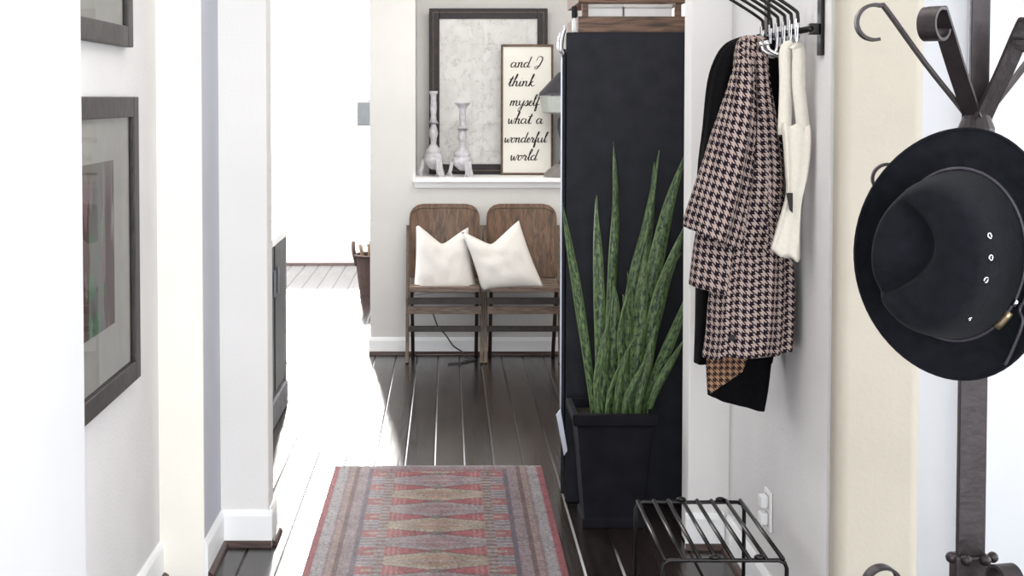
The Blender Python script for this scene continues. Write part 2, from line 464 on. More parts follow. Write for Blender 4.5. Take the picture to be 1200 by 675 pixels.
# right hand room beside the entry
struct('wall_right', box(B(), 1.1405, 3.6, 3.95, 4.1, 0, H), M_rroom)
dr = struct('door_1', box(B(), 1.60, 2.55, 3.915, 3.9495, 0.01, 2.6), M_door, bevel=0.004)
bm = B(); box(bm, 3.6, 3.75, -1.4, 0.2, 0, H); box(bm, 3.6, 3.75, 3.6, 4.1, 0, H); box(bm, 3.6, 3.75, 0.2, 3.6, 0, 0.3); box(bm, 3.6, 3.75, 0.2, 3.6, 2.5, H)
struct('wall_right', bm, M_wall)

def window(n, x0, x1, y, z0, z1, muls, rails):
    bm = B(); t = 0.05
    box(bm, x0, x0 + t, y, y + 0.06, z0, z1); box(bm, x1 - t, x1, y, y + 0.06, z0, z1)
    box(bm, x0 + t, x1 - t, y, y + 0.06, z0, z0 + t); box(bm, x0 + t, x1 - t, y, y + 0.06, z1 - t, z1)
    for m in muls: box(bm, m - 0.02, m + 0.02, y + 0.01, y + 0.05, z0 + t, z1 - t)
    o = struct('window_%d' % n, bm, M_white)
    p = obj('pane', sheet([(x0 + t, y + 0.03, z0 + t), (x1 - t, y + 0.03, z0 + t), (x1 - t, y + 0.03, z1 - t), (x0 + t, y + 0.03, z1 - t)]), M_glass, o, recalc=False)
    return o
window(1, WX0, WX1, 11.54, WZ0, WZ1, (-1.75,), ())
bm = B(); t = 0.05
box(bm, 3.62, 3.68, 0.2, 0.25, 0.3, 2.5); box(bm, 3.62, 3.68, 3.55, 3.6, 0.3, 2.5); box(bm, 3.62, 3.68, 0.25, 3.55, 0.3, 0.35); box(bm, 3.62, 3.68, 0.25, 3.55, 2.45, 2.5); box(bm, 3.63, 3.67, 1.88, 1.92, 0.35, 2.45)
o = struct('window_2', bm, M_white)  # unseen window, added here to brighten the left near wall
obj('pane', sheet([(3.65, 0.25, 0.35), (3.65, 3.55, 0.35), (3.65, 3.55, 2.45), (3.65, 0.25, 2.45)]), M_glass, o, recalc=False)
bm = B(); t = 0.05
box(bm, -4.28, -4.22, 5.0, 5.05, 0.5, 2.5); box(bm, -4.28, -4.22, 10.75, 10.8, 0.5, 2.5); box(bm, -4.28, -4.22, 5.05, 10.75, 0.5, 0.55); box(bm, -4.28, -4.22, 5.05, 10.75, 2.45, 2.5); box(bm, -4.27, -4.23, 7.88, 7.92, 0.55, 2.45)
o = struct('window_3', bm, M_white)
obj('pane', sheet([(-4.25, 5.05, 0.55), (-4.25, 10.75, 0.55), (-4.25, 10.75, 2.45), (-4.25, 5.05, 2.45)]), M_glass, o, recalc=False)

def baseboard(name, a, b, n, h=0.12, parent=None):
    """board along a->b on the floor, n = outward normal"""
    a = Vector((*a, 0)); b = Vector((*b, 0)); n = Vector((*n, 0)); t = (b - a).normalized()
    bm = B(); vs = []
    sec = [(0, 0.0), (0.012, 0.0), (0.012, h - 0.02), (0.007, h - 0.006), (0.004, h), (0, h)]
    for p in (a, b): vs.append([bm.verts.new(p + n * (d + 0.0005) + Vector((0, 0, z))) for d, z in sec])
    m = len(sec)
    for i in range(m): bm.faces.new((vs[0][i], vs[0][(i + 1) % m], vs[1][(i + 1) % m], vs[1][i]))
    bm.faces.new(vs[0]); bm.faces.new(vs[1][::-1])
    o = struct(name, bm, M_white)
    bm = B(); vs = []
    sec = [(0.0125, 0.0)] + [(0.0125 + 0.018 * math.sin(q), 0.018 * math.cos(q)) for q in [PI / 2 * (1 - k / 5) for k in range(6)]]
    for p in (a, b): vs.append([bm.verts.new(p + n * d + Vector((0, 0, z + 0.0002))) for d, z in sec])
    m = len(sec)
    for i in range(m): bm.faces.new((vs[0][i], vs[0][(i + 1) % m], vs[1][(i + 1) % m], vs[1][i]))
    bm.faces.new(vs[0]); bm.faces.new(vs[1][::-1])
    obj('quarter_round', bm, M_quarter, o, label='dark wood quarter round strip')
    return o
baseboard('baseboard_left', (-0.762, 3.95), (-0.762, 4.25), (1, 0))
baseboard('baseboard_left', (-0.762, 4.25), (-0.590, 4.25), (0, -1))
baseboard('baseboard_left', (-0.602, 4.24), (-0.602, 4.38), (1, 0))
baseboard('baseboard_left', (-0.90, 2.83), (-0.90, 3.95), (1, 0))
baseboard('baseboard_left', (-0.795, -1.4), (-0.795, 2.77), (1, 0))
baseboard('baseboard_right', (0.935, 3.1), (0.935, 4.21), (-1, 0))
baseboard('baseboard_right', (0.79, 4.22), (0.92, 4.22), (0, -1))
baseboard('baseboard_back', (-0.465, 7.45), (0.96, 7.45), (0, -1), 0.10)
baseboard('baseboard_far', (-4.2, 11.5), (1.6, 11.5), (0, -1), 0.14)

# ================================================================ BACK WALL AREA
# --- folding chairs
def make_chair(label, loc):
    t = thing('folding_chair', label, 'chair', loc, 0, 'vintage folding chairs against the back wall')
    w = 0.205
    # curved plywood backrest with rounded top corners
    bm = B()
    outl = []
    R = 0.075; zb, zt = 0.47, 0.885; hw = w - 0.002
    for cx, cz, a0 in ((hw - R, zt - R, 0), (-hw + R, zt - R, PI / 2)):
        for k in range(7):
            a = a0 + PI / 2 * k / 6
            outl.append((cx + R * math.cos(a), cz + R * math.sin(a)))
    outl += [(-hw, zb), (hw, zb)]
    NXs = 14
    def yb(x, z): return 0.205 + (z - zb) * 0.16 - 0.03 * (1 - (x / hw) ** 2) * -1
    # panel as columns
    def ztop(x):
        ax = abs(x)
        return zt if ax < hw - R else zt - R + math.sqrt(max(0, R * R - (ax - hw + R) ** 2))
    cols = []
    xs = [hw * math.sin(PI / 2 * (i / NXs * 2 - 1)) for i in range(NXs + 1)]
    for x in xs:
        col = []
        for j in range(7):
            z = zb + (ztop(x) - zb) * j / 6
            y = yb(x, z)
            col.append((bm.verts.new((x, y - 0.006, z)), bm.verts.new((x, y + 0.006, z))))
        cols.append(col)
    for i in range(NXs):
        for j in range(6):
            for s in (0, 1):
                q = (cols[i][j][s], cols[i + 1][j][s], cols[i + 1][j + 1][s], cols[i][j + 1][s])
                bm.faces.new(q if s == 0 else q[::-1])
        for j in (0, 6):
            bm.faces.new((cols[i][j][0], cols[i][j][1], cols[i + 1][j][1], cols[i + 1][j][0]))
    for i in (0, NXs):
        for j in range(6):
            bm.faces.new((cols[i][j][0], cols[i][j][1], cols[i][j + 1][1], cols[i][j + 1][0]))
    br = obj('backrest', bm, M_chairw, t, smooth=False)
    # raised rim line on the back panel
    rim = []
    for x in [(-hw + 0.02) + (2 * hw - 0.04) * k / 16 for k in range(17)]:
        z = ztop(x) - 0.022
        rim.append((x, yb(x, z) - 0.007, z))
    obj('rim', tube(B(), rim, 0.004, 6), M_chairpost, br, smooth=True)
    # side posts: back top to front foot
    for s in (-1, 1):
        x = s * (w + 0.006)
        obj('back_post', beam(B(), (x, 0.285, 0.76), (x, 0.07, 0.0), 0.02, 0.03, (0, 1, 0)), M_chairpost, t, bevel=0.003)
        x = s * (w - 0.022)
        obj('leg', beam(B(), (x, 0.02, 0.43), (x, 0.265, 0.0), 0.02, 0.028, (0, 1, 0)), M_chaird, t, bevel=0.003)
    bm = B()
    for k in range(6):
        y0 = -0.06 + k * 0.056
        box(bm, -w + 0.012, w - 0.012, y0, y0 + 0.052, 0.437 + 0.003 * k, 0.452 + 0.003 * k)
    box(bm, -w + 0.01, w - 0.01, -0.075, -0.060, 0.425, 0.455)
    obj('seat', bm, M_chairseat, t, bevel=0.003)
    bm = B()
    box(bm, -w + 0.0, w - 0.0, 0.0, 0.02, 0.345, 0.382)
    obj('front_rail', bm, M_chaird, t, bevel=0.002)
    obj('front_rail', box(B(), -w + 0.0, w - 0.0, -0.005, 0.018, 0.292, 0.335), M_chairseat, t, bevel=0.002)
    obj('stretcher', box(B(), -w + 0.0, w - 0.0, 0.09, 0.108, 0.175, 0.207), M_chaird, t, bevel=0.002)
    return t
cL = make_chair('brown wooden folding chair with rounded back, left of the pair against the back wall', (-0.020, 7.12, 0))
dup(cL, (0.425, 7.12, 0), 0, 'brown wooden folding chair with rounded back, beside the black metal cabinet')

# --- pillows
def pillow(label, px_corners, dip, Y, lean):
    """corners tl,tr,br,bl measured, dip = depth of the chop in metres"""
    TL, TR, BR, BL = [W(x, y, Y) for x, y in px_corners]
    c = (TL + TR + BR + BL) / 4; base = Vector((c.x, Y, (BL.z + BR.z) / 2))
    t = thing('throw_pillow', label, 'pillow', base, 0, 'white throw pillows')
    n = 26; bm = B(); sides = []
    for sgn in (-1, 1):
        g = []
        for j in range(n + 1):
            row = []
            for i in range(n + 1):
                s = i / n; v = j / n
                # outline concave edges
                p = (BL * (1 - s) + BR * s) * (1 - v) + (TL * (1 - s) + TR * s) * v
                ctr = (TL + TR + BR + BL) / 4
                S = 2 * s - 1; V = 2 * v - 1
                pinch = 0.07 * (1 - S * S) * abs(V) ** 3 + 0.05 * (1 - V * V) * abs(S) ** 3
                p = p + (ctr - p) * pinch
                p.z -= dip * 1.15 * max(0, v - 0.35) ** 1.5 / 0.65 ** 1.5 * (1 - math.sqrt(S * S + 0.01)) ** 1.1 if abs(S) < 0.99 else 0
                th = 0.075 * (max(0, 1 - S ** 4) * max(0, 1 - V ** 4)) ** 0.55
                th *= (1 - 0.45 * max(0, v - 0.3) * math.exp(-(S / 0.25) ** 2))
                th += 0.004 * noise.noise(Vector((s * 5, v * 5, sgn * 3 + c.x * 9))) * (1 - S ** 4) * (1 - V ** 4) * 3
                y = sgn * th + lean * (p.z - base.z)
                if sgn == 1 and (i in (0, n) or j in (0, n)):
                    row.append(sides[0][j][i])
                else:
                    row.append(bm.verts.new((p.x, Y + y, p.z)))
            g.append(row)
        sides.append(g)
        for j in range(n):
            for i in range(n):
                q = (g[j][i], g[j][i + 1], g[j + 1][i + 1], g[j + 1][i])
                bm.faces.new(q if sgn < 0 else q[::-1])
    obj('cover', bm, M_pillow, t, smooth=True, off=base)
    seam = []
    return t
pillow('white square throw pillow with a chopped top, on the left folding chair', ((487, 264), (549, 268), (560, 345), (484, 347)), 0.085, 7.15, 0.22)
pillow('white square throw pillow with sharp upright ears, on the right folding chair', ((541, 273), (609, 260), (638, 338), (565, 342)), 0.085, 7.08, 0.22)

# --- cord on the floor under the left chair
pts = [W(505, 360, 7.25), W(513, 382, 7.28), W(522, 392, 7.3), W(531, 405, 7.3), W(541, 412, 7.32)]
pts += [Vector((0.10, 7.3, 0.01)), Vector((0.16, 7.28, 0.005)), Vector((0.10, 7.20, 0.005)), Vector((0.0, 7.15, 0.005))]
tag(obj('power_cord', tube(B(), cat(pts, 6), 0.004, 6), M_cord, smooth=True), 'thin dark cord trailing from under the left folding chair to the floor', 'cord')

# --- large leaning framed map
def frame_rect(bm, x0, x1, z0, z1, w, y0, y1):
    box(bm, x0, x0 + w, y0, y1, z0, z1); box(bm, x1 - w, x1, y0, y1, z0, z1)
    box(bm, x0 + w, x1 - w, y0, y1, z0, z0 + w); box(bm, x0 + w, x1 - w, y0, y1, z1 - w, z1)
    return bm
a = W(503, 10, 7.77); b_ = W(641, 206, 7.77)
fx0, fx1, fz1 = a.x, b_.x, a.z; fz0 = NZ0 + 0.001
t = thing('framed_map', 'large dark framed antique map print leaning in the wall niche', 'picture', ((fx0 + fx1) / 2, 7.765, fz0))
O = t.location
obj('frame', frame_rect(B(), fx0, fx1, fz0, fz1, 0.062, 7.75, 7.78), M_frame, t, off=O, bevel=0.004)
obj('frame_lip', frame_rect(B(), fx0 + 0.022, fx1 - 0.022, fz0 + 0.022, fz1 - 0.022, 0.004, 7.745, 7.752), M_chairpost, t, off=O, label='brown inner bead of the frame')
def mapcol(u, v):
    n1 = noise.fractal(Vector((u * 6, v * 7, 3)), 1, 2, 5); n2 = noise.fractal(Vector((u * 16, v * 18, 9)), 1, 2, 4)
    g = 0.63 + 0.06 * n1 + 0.05 * n2
    if abs(n1) < 0.035: g -= 0.12
    if (u * 9) % 1 < 0.03 or (v * 11) % 1 < 0.03: g -= 0.04
    g -= 0.05 * max(0, math.sin(v * 30 + 3 * n1)) * (v < 0.35)
    return (g, g * 0.985, g * 0.97)
cgrid('map_print', 110, 150, lambda u, v: (fx0 + 0.056 + (fx1 - fx0 - 0.112) * u, 7.762, fz0 + 0.056 + (fz1 - fz0 - 0.112) * v), mapcol, M_attr, t, off=O)

# --- lettered sign
a = W(587, 52, 7.69); b_ = W(648, 205, 7.69)
sx0, sx1, sz1 = a.x, b_.x, a.z; sz0 = NZ0 + 0.001
t = thing('lettered_sign', 'tall narrow white sign with black cursive quotation leaning before the map', 'sign', ((sx0 + sx1) / 2, 7.69, sz0))
O = t.location
obj('frame', frame_rect(B(), sx0, sx1, sz0, sz1, 0.013, 7.682, 7.709), M_signframe, t, off=O, bevel=0.002)
obj('board', box(B(), sx0 + 0.012, sx1 - 0.012, 7.692, 7.704, sz0 + 0.012, sz1 - 0.012), M_signboard, t, off=O)
G = {
 'a': (1.1, [[(.75, .8), (.35, 1), (.02, .5), (.3, 0), (.65, .4), (.78, .95), (.75, .3), (.95, 0), (1.15, .25)]]),
 'n': (1.0, [[(0, .9), (.15, .9), (.12, 0), (.18, .5), (.45, 1), (.62, .8), (.6, .2), (.8, 0), (1, .25)]]),
 'd': (1.05, [[(.7, .8), (.35, 1), (.02, .5), (.3, 0), (.65, .4), (.95, 2.2), (.72, .4), (.85, 0), (1.1, .25)]]),
 'I': (1.2, [[(.0, 1.3), (.25, 2.1), (.8, 2.0), (.95, 1.5), (.7, .4), (.3, -.3), (0, .0), (.5, .3)]]),
 't': (.6, [[(.0, .3), (.4, 2), (.22, .3), (.42, 0), (.65, .25)], [(-.05, 1.35), (.65, 1.5)]]),
 'h': (.95, [[(0, .2), (.45, 2.0), (.3, 2.2), (.1, 0), (.2, .6), (.5, 1), (.6, .7), (.58, .15), (.75, 0), (.95, .25)]]),
 'i': (.45, [[(0, .3), (.15, 1), (.13, .2), (.28, 0), (.5, .25)], [(.2, 1.45), (.24, 1.55)]]),
 'k': (.85, [[(0, .2), (.45, 2.0), (.3, 2.2), (.1, 0), (.15, .5), (.55, 1), (.25, .55), (.6, 0), (.9, .25)]]),
 'm': (1.5, [[(0, .9), (.15, .9), (.12, 0), (.18, .5), (.42, 1), (.56, .8), (.55, 0), (.62, .5), (.9, 1), (1.05, .8), (1.03, .2), (1.25, 0), (1.5, .25)]]),
 'y': (.9, [[(0, 1), (.05, .3), (.35, .1), (.6, .6), (.7, 1), (.5, -.6), (.2, -1.1), (.1, -.6), (.9, .25)]]),
 's': (.65, [[(0, .2), (.35, 1.05), (.5, .4), (.3, 0), (.05, .1), (.45, .05), (.7, .25)]]),
 'e': (.6, [[(0, .4), (.4, .6), (.42, .95), (.2, .9), (.1, .3), (.35, 0), (.65, .25)]]),
 'l': (.55, [[(0, .3), (.5, 1.8), (.4, 2.2), (.22, 1.6), (.2, .3), (.4, 0), (.6, .25)]]),
 'f': (.6, [[(0, .3), (.5, 1.9), (.35, 2.2), (.22, 1), (.1, -.9), (.3, -.8), (.3, .2), (.65, .25)]]),
 'w': (1.1, [[(0, 1), (.1, .2), (.3, 0), (.5, .8), (.55, .2), (.8, .05), (.95, 1), (1.15, .9)]]),
 'o': (.8, [[(.5, .95), (.15, .8), (.1, .2), (.4, 0), (.65, .5), (.5, .95), (.85, .8)]]),
 'u': (1.0, [[(0, 1), (.05, .2), (.3, 0), (.6, .4), (.65, 1), (.65, .2), (.85, 0), (1.05, .25)]]),
 'r': (.8, [[(0, .3), (.2, 1.1), (.3, .85), (.55, .85), (.45, .2), (.65, 0), (.85, .25)]]),
 ' ': (.8, [])}
sc = 0.031
for word, yc_, x_off in (('and I', 75, 598), ('think', 97, 595), ('myself', 120, 597), ('what a', 141, 595), ('wonderful', 163, 591), ('world', 184, 598)):
    s = sc * (0.93 if word == 'wonderful' else 1.0); hx_ = {'wonderful': 0.0335, 'think': 0.041}.get(word, 0.037) / s
    o0 = W(x_off, yc_ + 4, 7.68); x = 0; bm = B()
    for ch in word + '|':
        if ch in ' |':
            obj('word', bm, M_ink, t, off=O); bm = B(); x += .8; continue
        adv, strokes = G[ch]
        for st in strokes:
            pts = [Vector((o0.x + (x + p[0] + p[1] * 0.22) * s * hx_, 7.6915, o0.z + p[1] * s)) for p in st]
            pp = cat(pts, 4)
            rr = [0.0020 + 0.0022 * max(0, -(pp[min(i + 1, len(pp) - 1)] - pp[max(i - 1, 0)]).normalized().z) for i in range(len(pp))]
            tube(bm, pp, rr, 5)
        x += adv

# --- candlesticks
def candlestick(label, px, top_py, footw, Y, rcup):
    P = W(px, 206, Y); T = W(px, top_py, Y); h = T.z - NZ0
    base = Vector((P.x, Y, NZ0 + 0.001))
    t = thing('candlestick', label, 'candlestick', base, 0, 'white candlesticks on the niche ledge')
    bh = h * 0.30
    prof = [(0.02, bh * 0.75), (0.045, bh * 0.85), (0.05, bh), (0.03, bh + 0.02), (0.016, bh + 0.04), (0.019, bh + 0.07), (0.028, bh + 0.1), (0.022, bh + 0.13),
            (0.015, bh + 0.15), (0.02, bh + 0.17), (0.03, h * 0.62), (0.019, h * 0.66), (0.016, h * 0.72), (0.02, h * 0.80), (0.017, h * 0.9), (rcup * 0.7, h * 0.955), (rcup, h * 0.98), (rcup, h), (rcup * 0.6, h)]
    obj('column', lathe(B(), prof, 20), M_distress, t, smooth=True)
    prof2 = [(0.012, bh * 0.25), (0.03, bh * 0.35), (0.058, bh * 0.55), (0.062, bh * 0.72), (0.045, bh * 0.9), (0.03, bh)]
    obj('urn_base', lathe(B(), prof2, 20), M_distress, t, smooth=True)
    for k in range(3):
        a = -PI / 2 + 2 * PI * k / 3 + 0.5
        d = Vector((math.cos(a), math.sin(a), 0)); side = Vector((-d.y, d.x, 0))
        pts = cat([Vector((0, 0, bh * 0.55)) + d * 0.03, Vector((0, 0, bh * 0.60)) + d * 0.06, Vector((0, 0, bh * 0.30)) + d * 0.07,
                   Vector((0, 0, bh * 0.1)) + d * (footw * 0.9), Vector((0, 0, 0.008)) + d * footw, Vector((0, 0, 0.008)) + d * (footw - 0.03)], 4)
        obj('foot', tube(B(), pts, 0, flat=(side, 0.018, 0.010)), M_distress, t, bevel=0.003)
candlestick('taller distressed white candlestick at the left end of the niche ledge', 508, 107, 0.095, 7.60, 0.026)
candlestick('shorter distressed white candlestick with flared cup in front of the map', 542, 120, 0.09, 7.57, 0.046)

# --- table lamp peeking past the cabinet
lc = Vector((W(664, 150, 7.54).x, 7.54, NZ0 + 0.001))
t = thing('table_lamp', 'dark shaded table lamp with pale lower band partly behind black cabinet', 'lamp', lc)
zz = lambda py: W(664, py, 7.54).z - lc.z
obj('shade', lathe(B(), [(0.03, zz(84)), (0.05, zz(85)), (0.163, zz(109)), (0.165, zz(112)), (0.16, zz(112))], 36), M_lampdark, t, smooth=False)
obj('shade_band', lathe(B(), [(0.16, zz(112.5)), (0.145, zz(131)), (0.14, zz(132)), (0.06, zz(134))], 36), M_lamplight, t, label='pale frosted lower band of the shade')
obj('stem', lathe(B(), [(0.03, zz(134)), (0.055, zz(140)), (0.06, zz(150)), (0.035, zz(165)), (0.03, zz(180)), (0.05, zz(192)), (0.03, zz(197))], 20), M_lampdark, t, smooth=True)
obj('base', lathe(B(), [(0.06, zz(192)), (0.11, zz(199)), (0.135, 0.012), (0.135, 0.0)], 32), M_lampbase, t, smooth=False)

# ================================================================ CABINET, CRATE, PLANT
LY = 4.70
LX0 = W(659, 300, LY).x; LX1 = 0.885; LZ = W(700, 38, LY).z
t = thing('metal_cabinet', 'tall black metal cabinet with side facing the hall, behind the snake plant', 'cabinet', (LX0, LY, 0), math.radians(-5.0))
O = t.location
obj('body', box(B(), LX0 + 0.012, LX1, LY, LY + 0.5, 0.0, LZ), M_locker, t, off=O, bevel=0.004)
d = obj('door', box(B(), LX0 - 0.004, LX0 + 0.010, LY + 0.004, LY + 0.496, 0.03, LZ - 0.06), M_locker, t, off=O, bevel=0.003)
obj('edge_strip', box(B(), LX0 - 0.008, LX0 - 0.002, LY - 0.004, LY + 0.012, 0.25, LZ - 0.09), M_steel, t, off=O, label='bright steel edge strip')
bm = B()
hp = [W(664, 31, LY), W(659, 44, LY), W(658, 56, LY), W(662, 64, LY)]
tube(bm, cat([p + Vector((-0.004, -0.003, 0)) for p in hp], 6), [0.006 + 0.006 * math.sin(PI * i / 18) for i in range(19)], 10)
obj('hinge', bm, M_chrome, t, off=O, smooth=True, label='silver rounded hinge near the top corner')

# crate on top
t = thing('wooden_crate', 'weathered brown wooden crate standing on top of black cabinet', 'crate', ((LX0 + LX1) / 2 + 0.03, LY + 0.25, LZ + 0.001))
O = t.location
cx0 = W(678, 30, LY).x; cx1 = W(805, 30, LY).x; cy0, cy1 = LY + 0.01, LY + 0.44
zt = lambda py: W(700, py, LY).z
for (z0, z1, nm) in ((LZ + 0.001, zt(19), 'slat'), (zt(3), zt(3) + 0.06, 'slat')):
    obj(nm, box(B(), cx0, cx1, cy0, cy0 + 0.014, z0, z1), M_crate, t, off=O, bevel=0.002)
    obj(nm, box(B(), cx0, cx1, cy1 - 0.014, cy1, z0, z1), M_crate, t, off=O, bevel=0.002)
    obj(nm, box(B(), cx0, cx0 + 0.014, cy0 + 0.015, cy1 - 0.015, z0, z1), M_crate, t, off=O)
    obj(nm, box(B(), cx1 - 0.014, cx1, cy0 + 0.015, cy1 - 0.015, z0, z1), M_crate, t, off=O)
for x in (cx0 + 0.016, cx1 - 0.038):
    for y in (cy0 + 0.015, cy1 - 0.037):
        obj('corner_post', box(B(), x, x + 0.022, y, y + 0.022, LZ + 0.001, zt(3) + 0.06), M_crate, t, off=O)
obj('bottom_board', box(B(), cx0 + 0.04, cx1 - 0.04, cy0 + 0.04, cy1 - 0.04, LZ + 0.001, LZ + 0.010), M_crate, t, off=O)
# white boxes in the crate
for i, (pa, pb, lb) in enumerate(((688, 730, 'small white box inside the crate, on its left'), (732, 788, 'wider white box inside the crate, right of the small one'))):
    x0 = W(pa, 10, LY + 0.05).x; x1 = W(pb, 10, LY + 0.05).x
    q = thing('white_box', lb, 'box', ((x0 + x1) / 2, LY + 0.13, LZ + 0.012), 0, 'white boxes in the crate')
    O2 = q.location
    obj('box_body', box(B(), x0, x1, LY + 0.056, LY + 0.2, LZ + 0.012, zt(8)), M_paper, q, off=O2, bevel=0.003)
    obj('lid', box(B(), x0 - 0.002, x1 + 0.002, LY + 0.053, LY + 0.203, zt(8) + 0.001, zt(3) - 0.002), M_paper, q, off=O2, bevel=0.003)
# bottle
bx = W(673.5, 30, LY).x; bl = Vector((bx, LY + 0.018, LZ + 0.001))
t = thing('bottle', 'slim white bottle with dark stopper on the cabinet, left of the crate', 'bottle', bl)
h1 = zt(21) - LZ; h2 = zt(8) - LZ
obj('bottle_body', lathe(B(), [(0.0075, 0), (0.009, 0.004), (0.009, h1 * 0.75), (0.006, h1)], 16), M_paper, t, smooth=True)
obj('stopper', lathe(B(), [(0.008, h1), (0.010, h1 + 0.004), (0.010, h2), (0.006, h2 + 0.003)], 16), M_ink, t, smooth=True)

# --- planter and snake plant
PZ = 0.408
px0, px1, py0, py1 = 0.440, 0.718, 4.385, 4.622
t = thing('potted_snake_plant', 'tall banded snake plant in a square dark planter beside black cabinet', 'plant', ((px0 + px1) / 2, (py0 + py1) / 2, 0))
O = t.location
def frustum(bm, ins_b, ins_t, z0, z1, flip=False):
    vs = []
    for ins, z in ((ins_b, z0), (ins_t, z1)):
        for x, y in ((px0 + ins, py0 + ins), (px1 - ins, py0 + ins), (px1 - ins, py1 - ins), (px0 + ins, py1 - ins)):
            vs.append(bm.verts.new((x, y, z)))
    return vs
bm = B()
rings = []
for ins, z in ((0.028, 0.0), (0.028, 0.03), (0.036, 0.035), (0.008, PZ - 0.045), (-0.006, PZ - 0.04), (-0.010, PZ - 0.02), (-0.010, PZ), (0.012, PZ), (0.02, PZ - 0.06)):
    rings.append([bm.verts.new((x, y, z)) for x, y in ((px0 + ins, py0 + ins), (px1 - ins, py0 + ins), (px1 - ins, py1 - ins), (px0 + ins, py1 - ins))])
for a, b_ in zip(rings, rings[1:]):
    for k in range(4): bm.faces.new((a[k], a[(k + 1) % 4], b_[(k + 1) % 4], b_[k]))
bm.faces.new(rings[0][::-1]); bm.faces.new(rings[-1])
obj('planter', bm, M_planter, t, off=O, bevel=0.004)
bm = B(); box(bm, px0 + 0.018, px1 - 0.018, py0 + 0.018, py1 - 0.018, PZ - 0.055, PZ - 0.03)
obj('soil', bm, M_soil, t, off=O)

def leaf(pts_px, w, Y0, Y1, twist=0.0, fold=0.25):
    """pts from base to tip in photo measurements, Y drifts from Y0 to Y1"""
    n = len(pts_px)
    P = [W(p[0], p[1], Y0 + (Y1 - Y0) * i / (n - 1)) for i, p in enumerate(pts_px)]
    P.insert(0, Vector((P[0].x, Y0, PZ - 0.045)))
    path = cat(P, 8); m = len(path) - 1
    bm = B(); uvl = bm.loops.layers.uv.new('UVMap'); rows = []
    L = sum((path[i + 1] - path[i]).length for i in range(m)); s = 0
    for i, p in enumerate(path):
        if i: s += (p - path[i - 1]).length
        u = s / L
        t_ = (path[min(i + 1, m)] - path[max(i - 1, 0)]).normalized()
        ang = twist * u
        side = Vector((math.cos(ang), math.sin(ang) * 0.9, 0)); side = (side - t_ * side.dot(t_)).normalized(); nn = t_.cross(side)
        ww = w * (0.62 + 0.55 * math.sin(min(1, u * 1.5) * PI / 2)) * (1 - max(0, (u - 0.45) / 0.55) ** 2.2) ** 0.9 * 0.9 + 0.0006
        row = []
        for k in range(5):
            q = k / 4 * 2 - 1
            row.append((bm.verts.new(p + side * ww / 2 * q + nn * (abs(q) ** 1.5 * fold * ww * 0.5 + 0.002 * math.sin(u * 22 + w * 99) * q)), (k / 4, s)))
        rows.append(row)
    for a, b_ in zip(rows, rows[1:]):
        for k in range(4):
            f = bm.faces.new((a[k][0], a[k + 1][0], b_[k + 1][0], b_[k][0]))
            for l, q in zip(f.loops, (a[k], a[k + 1], b_[k + 1], b_[k])): l[uvl].uv = (q[1][0], q[1][1] + w * 31 + P[1].x * 7)
    o = obj('leaf', bm, M_leaf, t, off=O, smooth=True)
    md = o.modifiers.new('t', 'SOLIDIFY'); md.thickness = 0.003
    return o
LV = [
 ([(695, 478), (688, 420), (676, 340), (664, 270), (659, 238)], .045, 4.47, 4.42),
 ([(703, 478), (703, 400), (701, 320), (699, 260), (699, 229)], .052, 4.50, 4.55),
 ([(711, 478), (714, 400), (718, 320), (722, 240), (719, 166)], .046, 4.56, 4.60),
 ([(718, 478), (730, 400), (743, 320), (758, 260), (773, 176)], .046, 4.58, 4.60),
 ([(726, 478), (738, 410), (752, 330), (762, 260), (767, 190)], .040, 4.60, 4.62),
 ([(741, 478), (752, 380), (768, 310), (784, 240), (804, 178)], .075, 4.58, 4.55),
 ([(743, 478), (745, 430), (749, 370), (753, 320), (757, 287)], .066, 4.50, 4.48),
 ([(753, 478), (762, 400), (776, 340), (790, 300), (804, 262)], .068, 4.52, 4.45),
 ([(758, 478), (769, 440), (783, 405), (795, 375), (806, 340)], .052, 4.50, 4.42),
 ([(716, 478), (718, 430), (721, 390), (721, 355), (719, 330)], .062, 4.54, 4.55),
 ([(728, 478), (730, 440), (732, 400), (733, 370), (730, 345)], .060, 4.52, 4.50),
 ([(735, 478), (739, 440), (741, 400), (739, 360), (735, 318)], .055, 4.56, 4.58),
 ([(748, 478), (757, 420), (770, 370), (784, 320), (798, 296)], .050, 4.56, 4.58),
 ([(706, 478), (709, 440), (712, 410), (713, 385), (715, 360)], .040, 4.46, 4.44),
 ([(700, 478), (699, 450), (702, 425), (707, 400), (712, 378)], .034, 4.44, 4.42),
 ([(762, 478), (770, 455), (782, 432), (792, 415), (801, 398)], .036, 4.46, 4.42),
 ([(722, 478), (725, 455), (730, 432), (737, 410), (745, 395)], .030, 4.43, 4.41),
 ([(712, 478), (716, 460), (721, 445), (724, 435), (728, 425)], .026, 4.42, 4.41),
 ([(732, 478), (737, 462), (744, 448), (750, 436), (757, 420)], .032, 4.43, 4.42),
 ([(748, 478), (753, 450), (759, 425), (764, 402), (768, 380)], .044, 4.45, 4.44),
 ([(738, 478), (733, 440), (729, 405), (731, 370), (738, 340)], .046, 4.47, 4.46),
]
for i, (pp, w, a, b_) in enumerate(LV):
    leaf(pp, w * 0.74, a, b_, twist=random.uniform(-0.9, 0.9), fold=0.35)

# pale slip between the planter and the cabinet
bm = B()
qs = [W(652, 487, 4.655), W(657, 480, 4.655), W(665, 528, 4.645), W(661, 534, 4.645)]
vs = [bm.verts.new(p) for p in qs]; vs2 = [bm.verts.new(p + Vector((0.0, 0.012, 0))) for p in qs]
bm.faces.new(vs); bm.faces.new(vs2[::-1])
for i in range(4): bm.faces.new((vs[i], vs2[i], vs2[(i + 1) % 4], vs[(i + 1) % 4]))
tag(obj('envelope', bm, M_steel), 'thin pale grey slip sticking out between planter and black cabinet', 'paper')

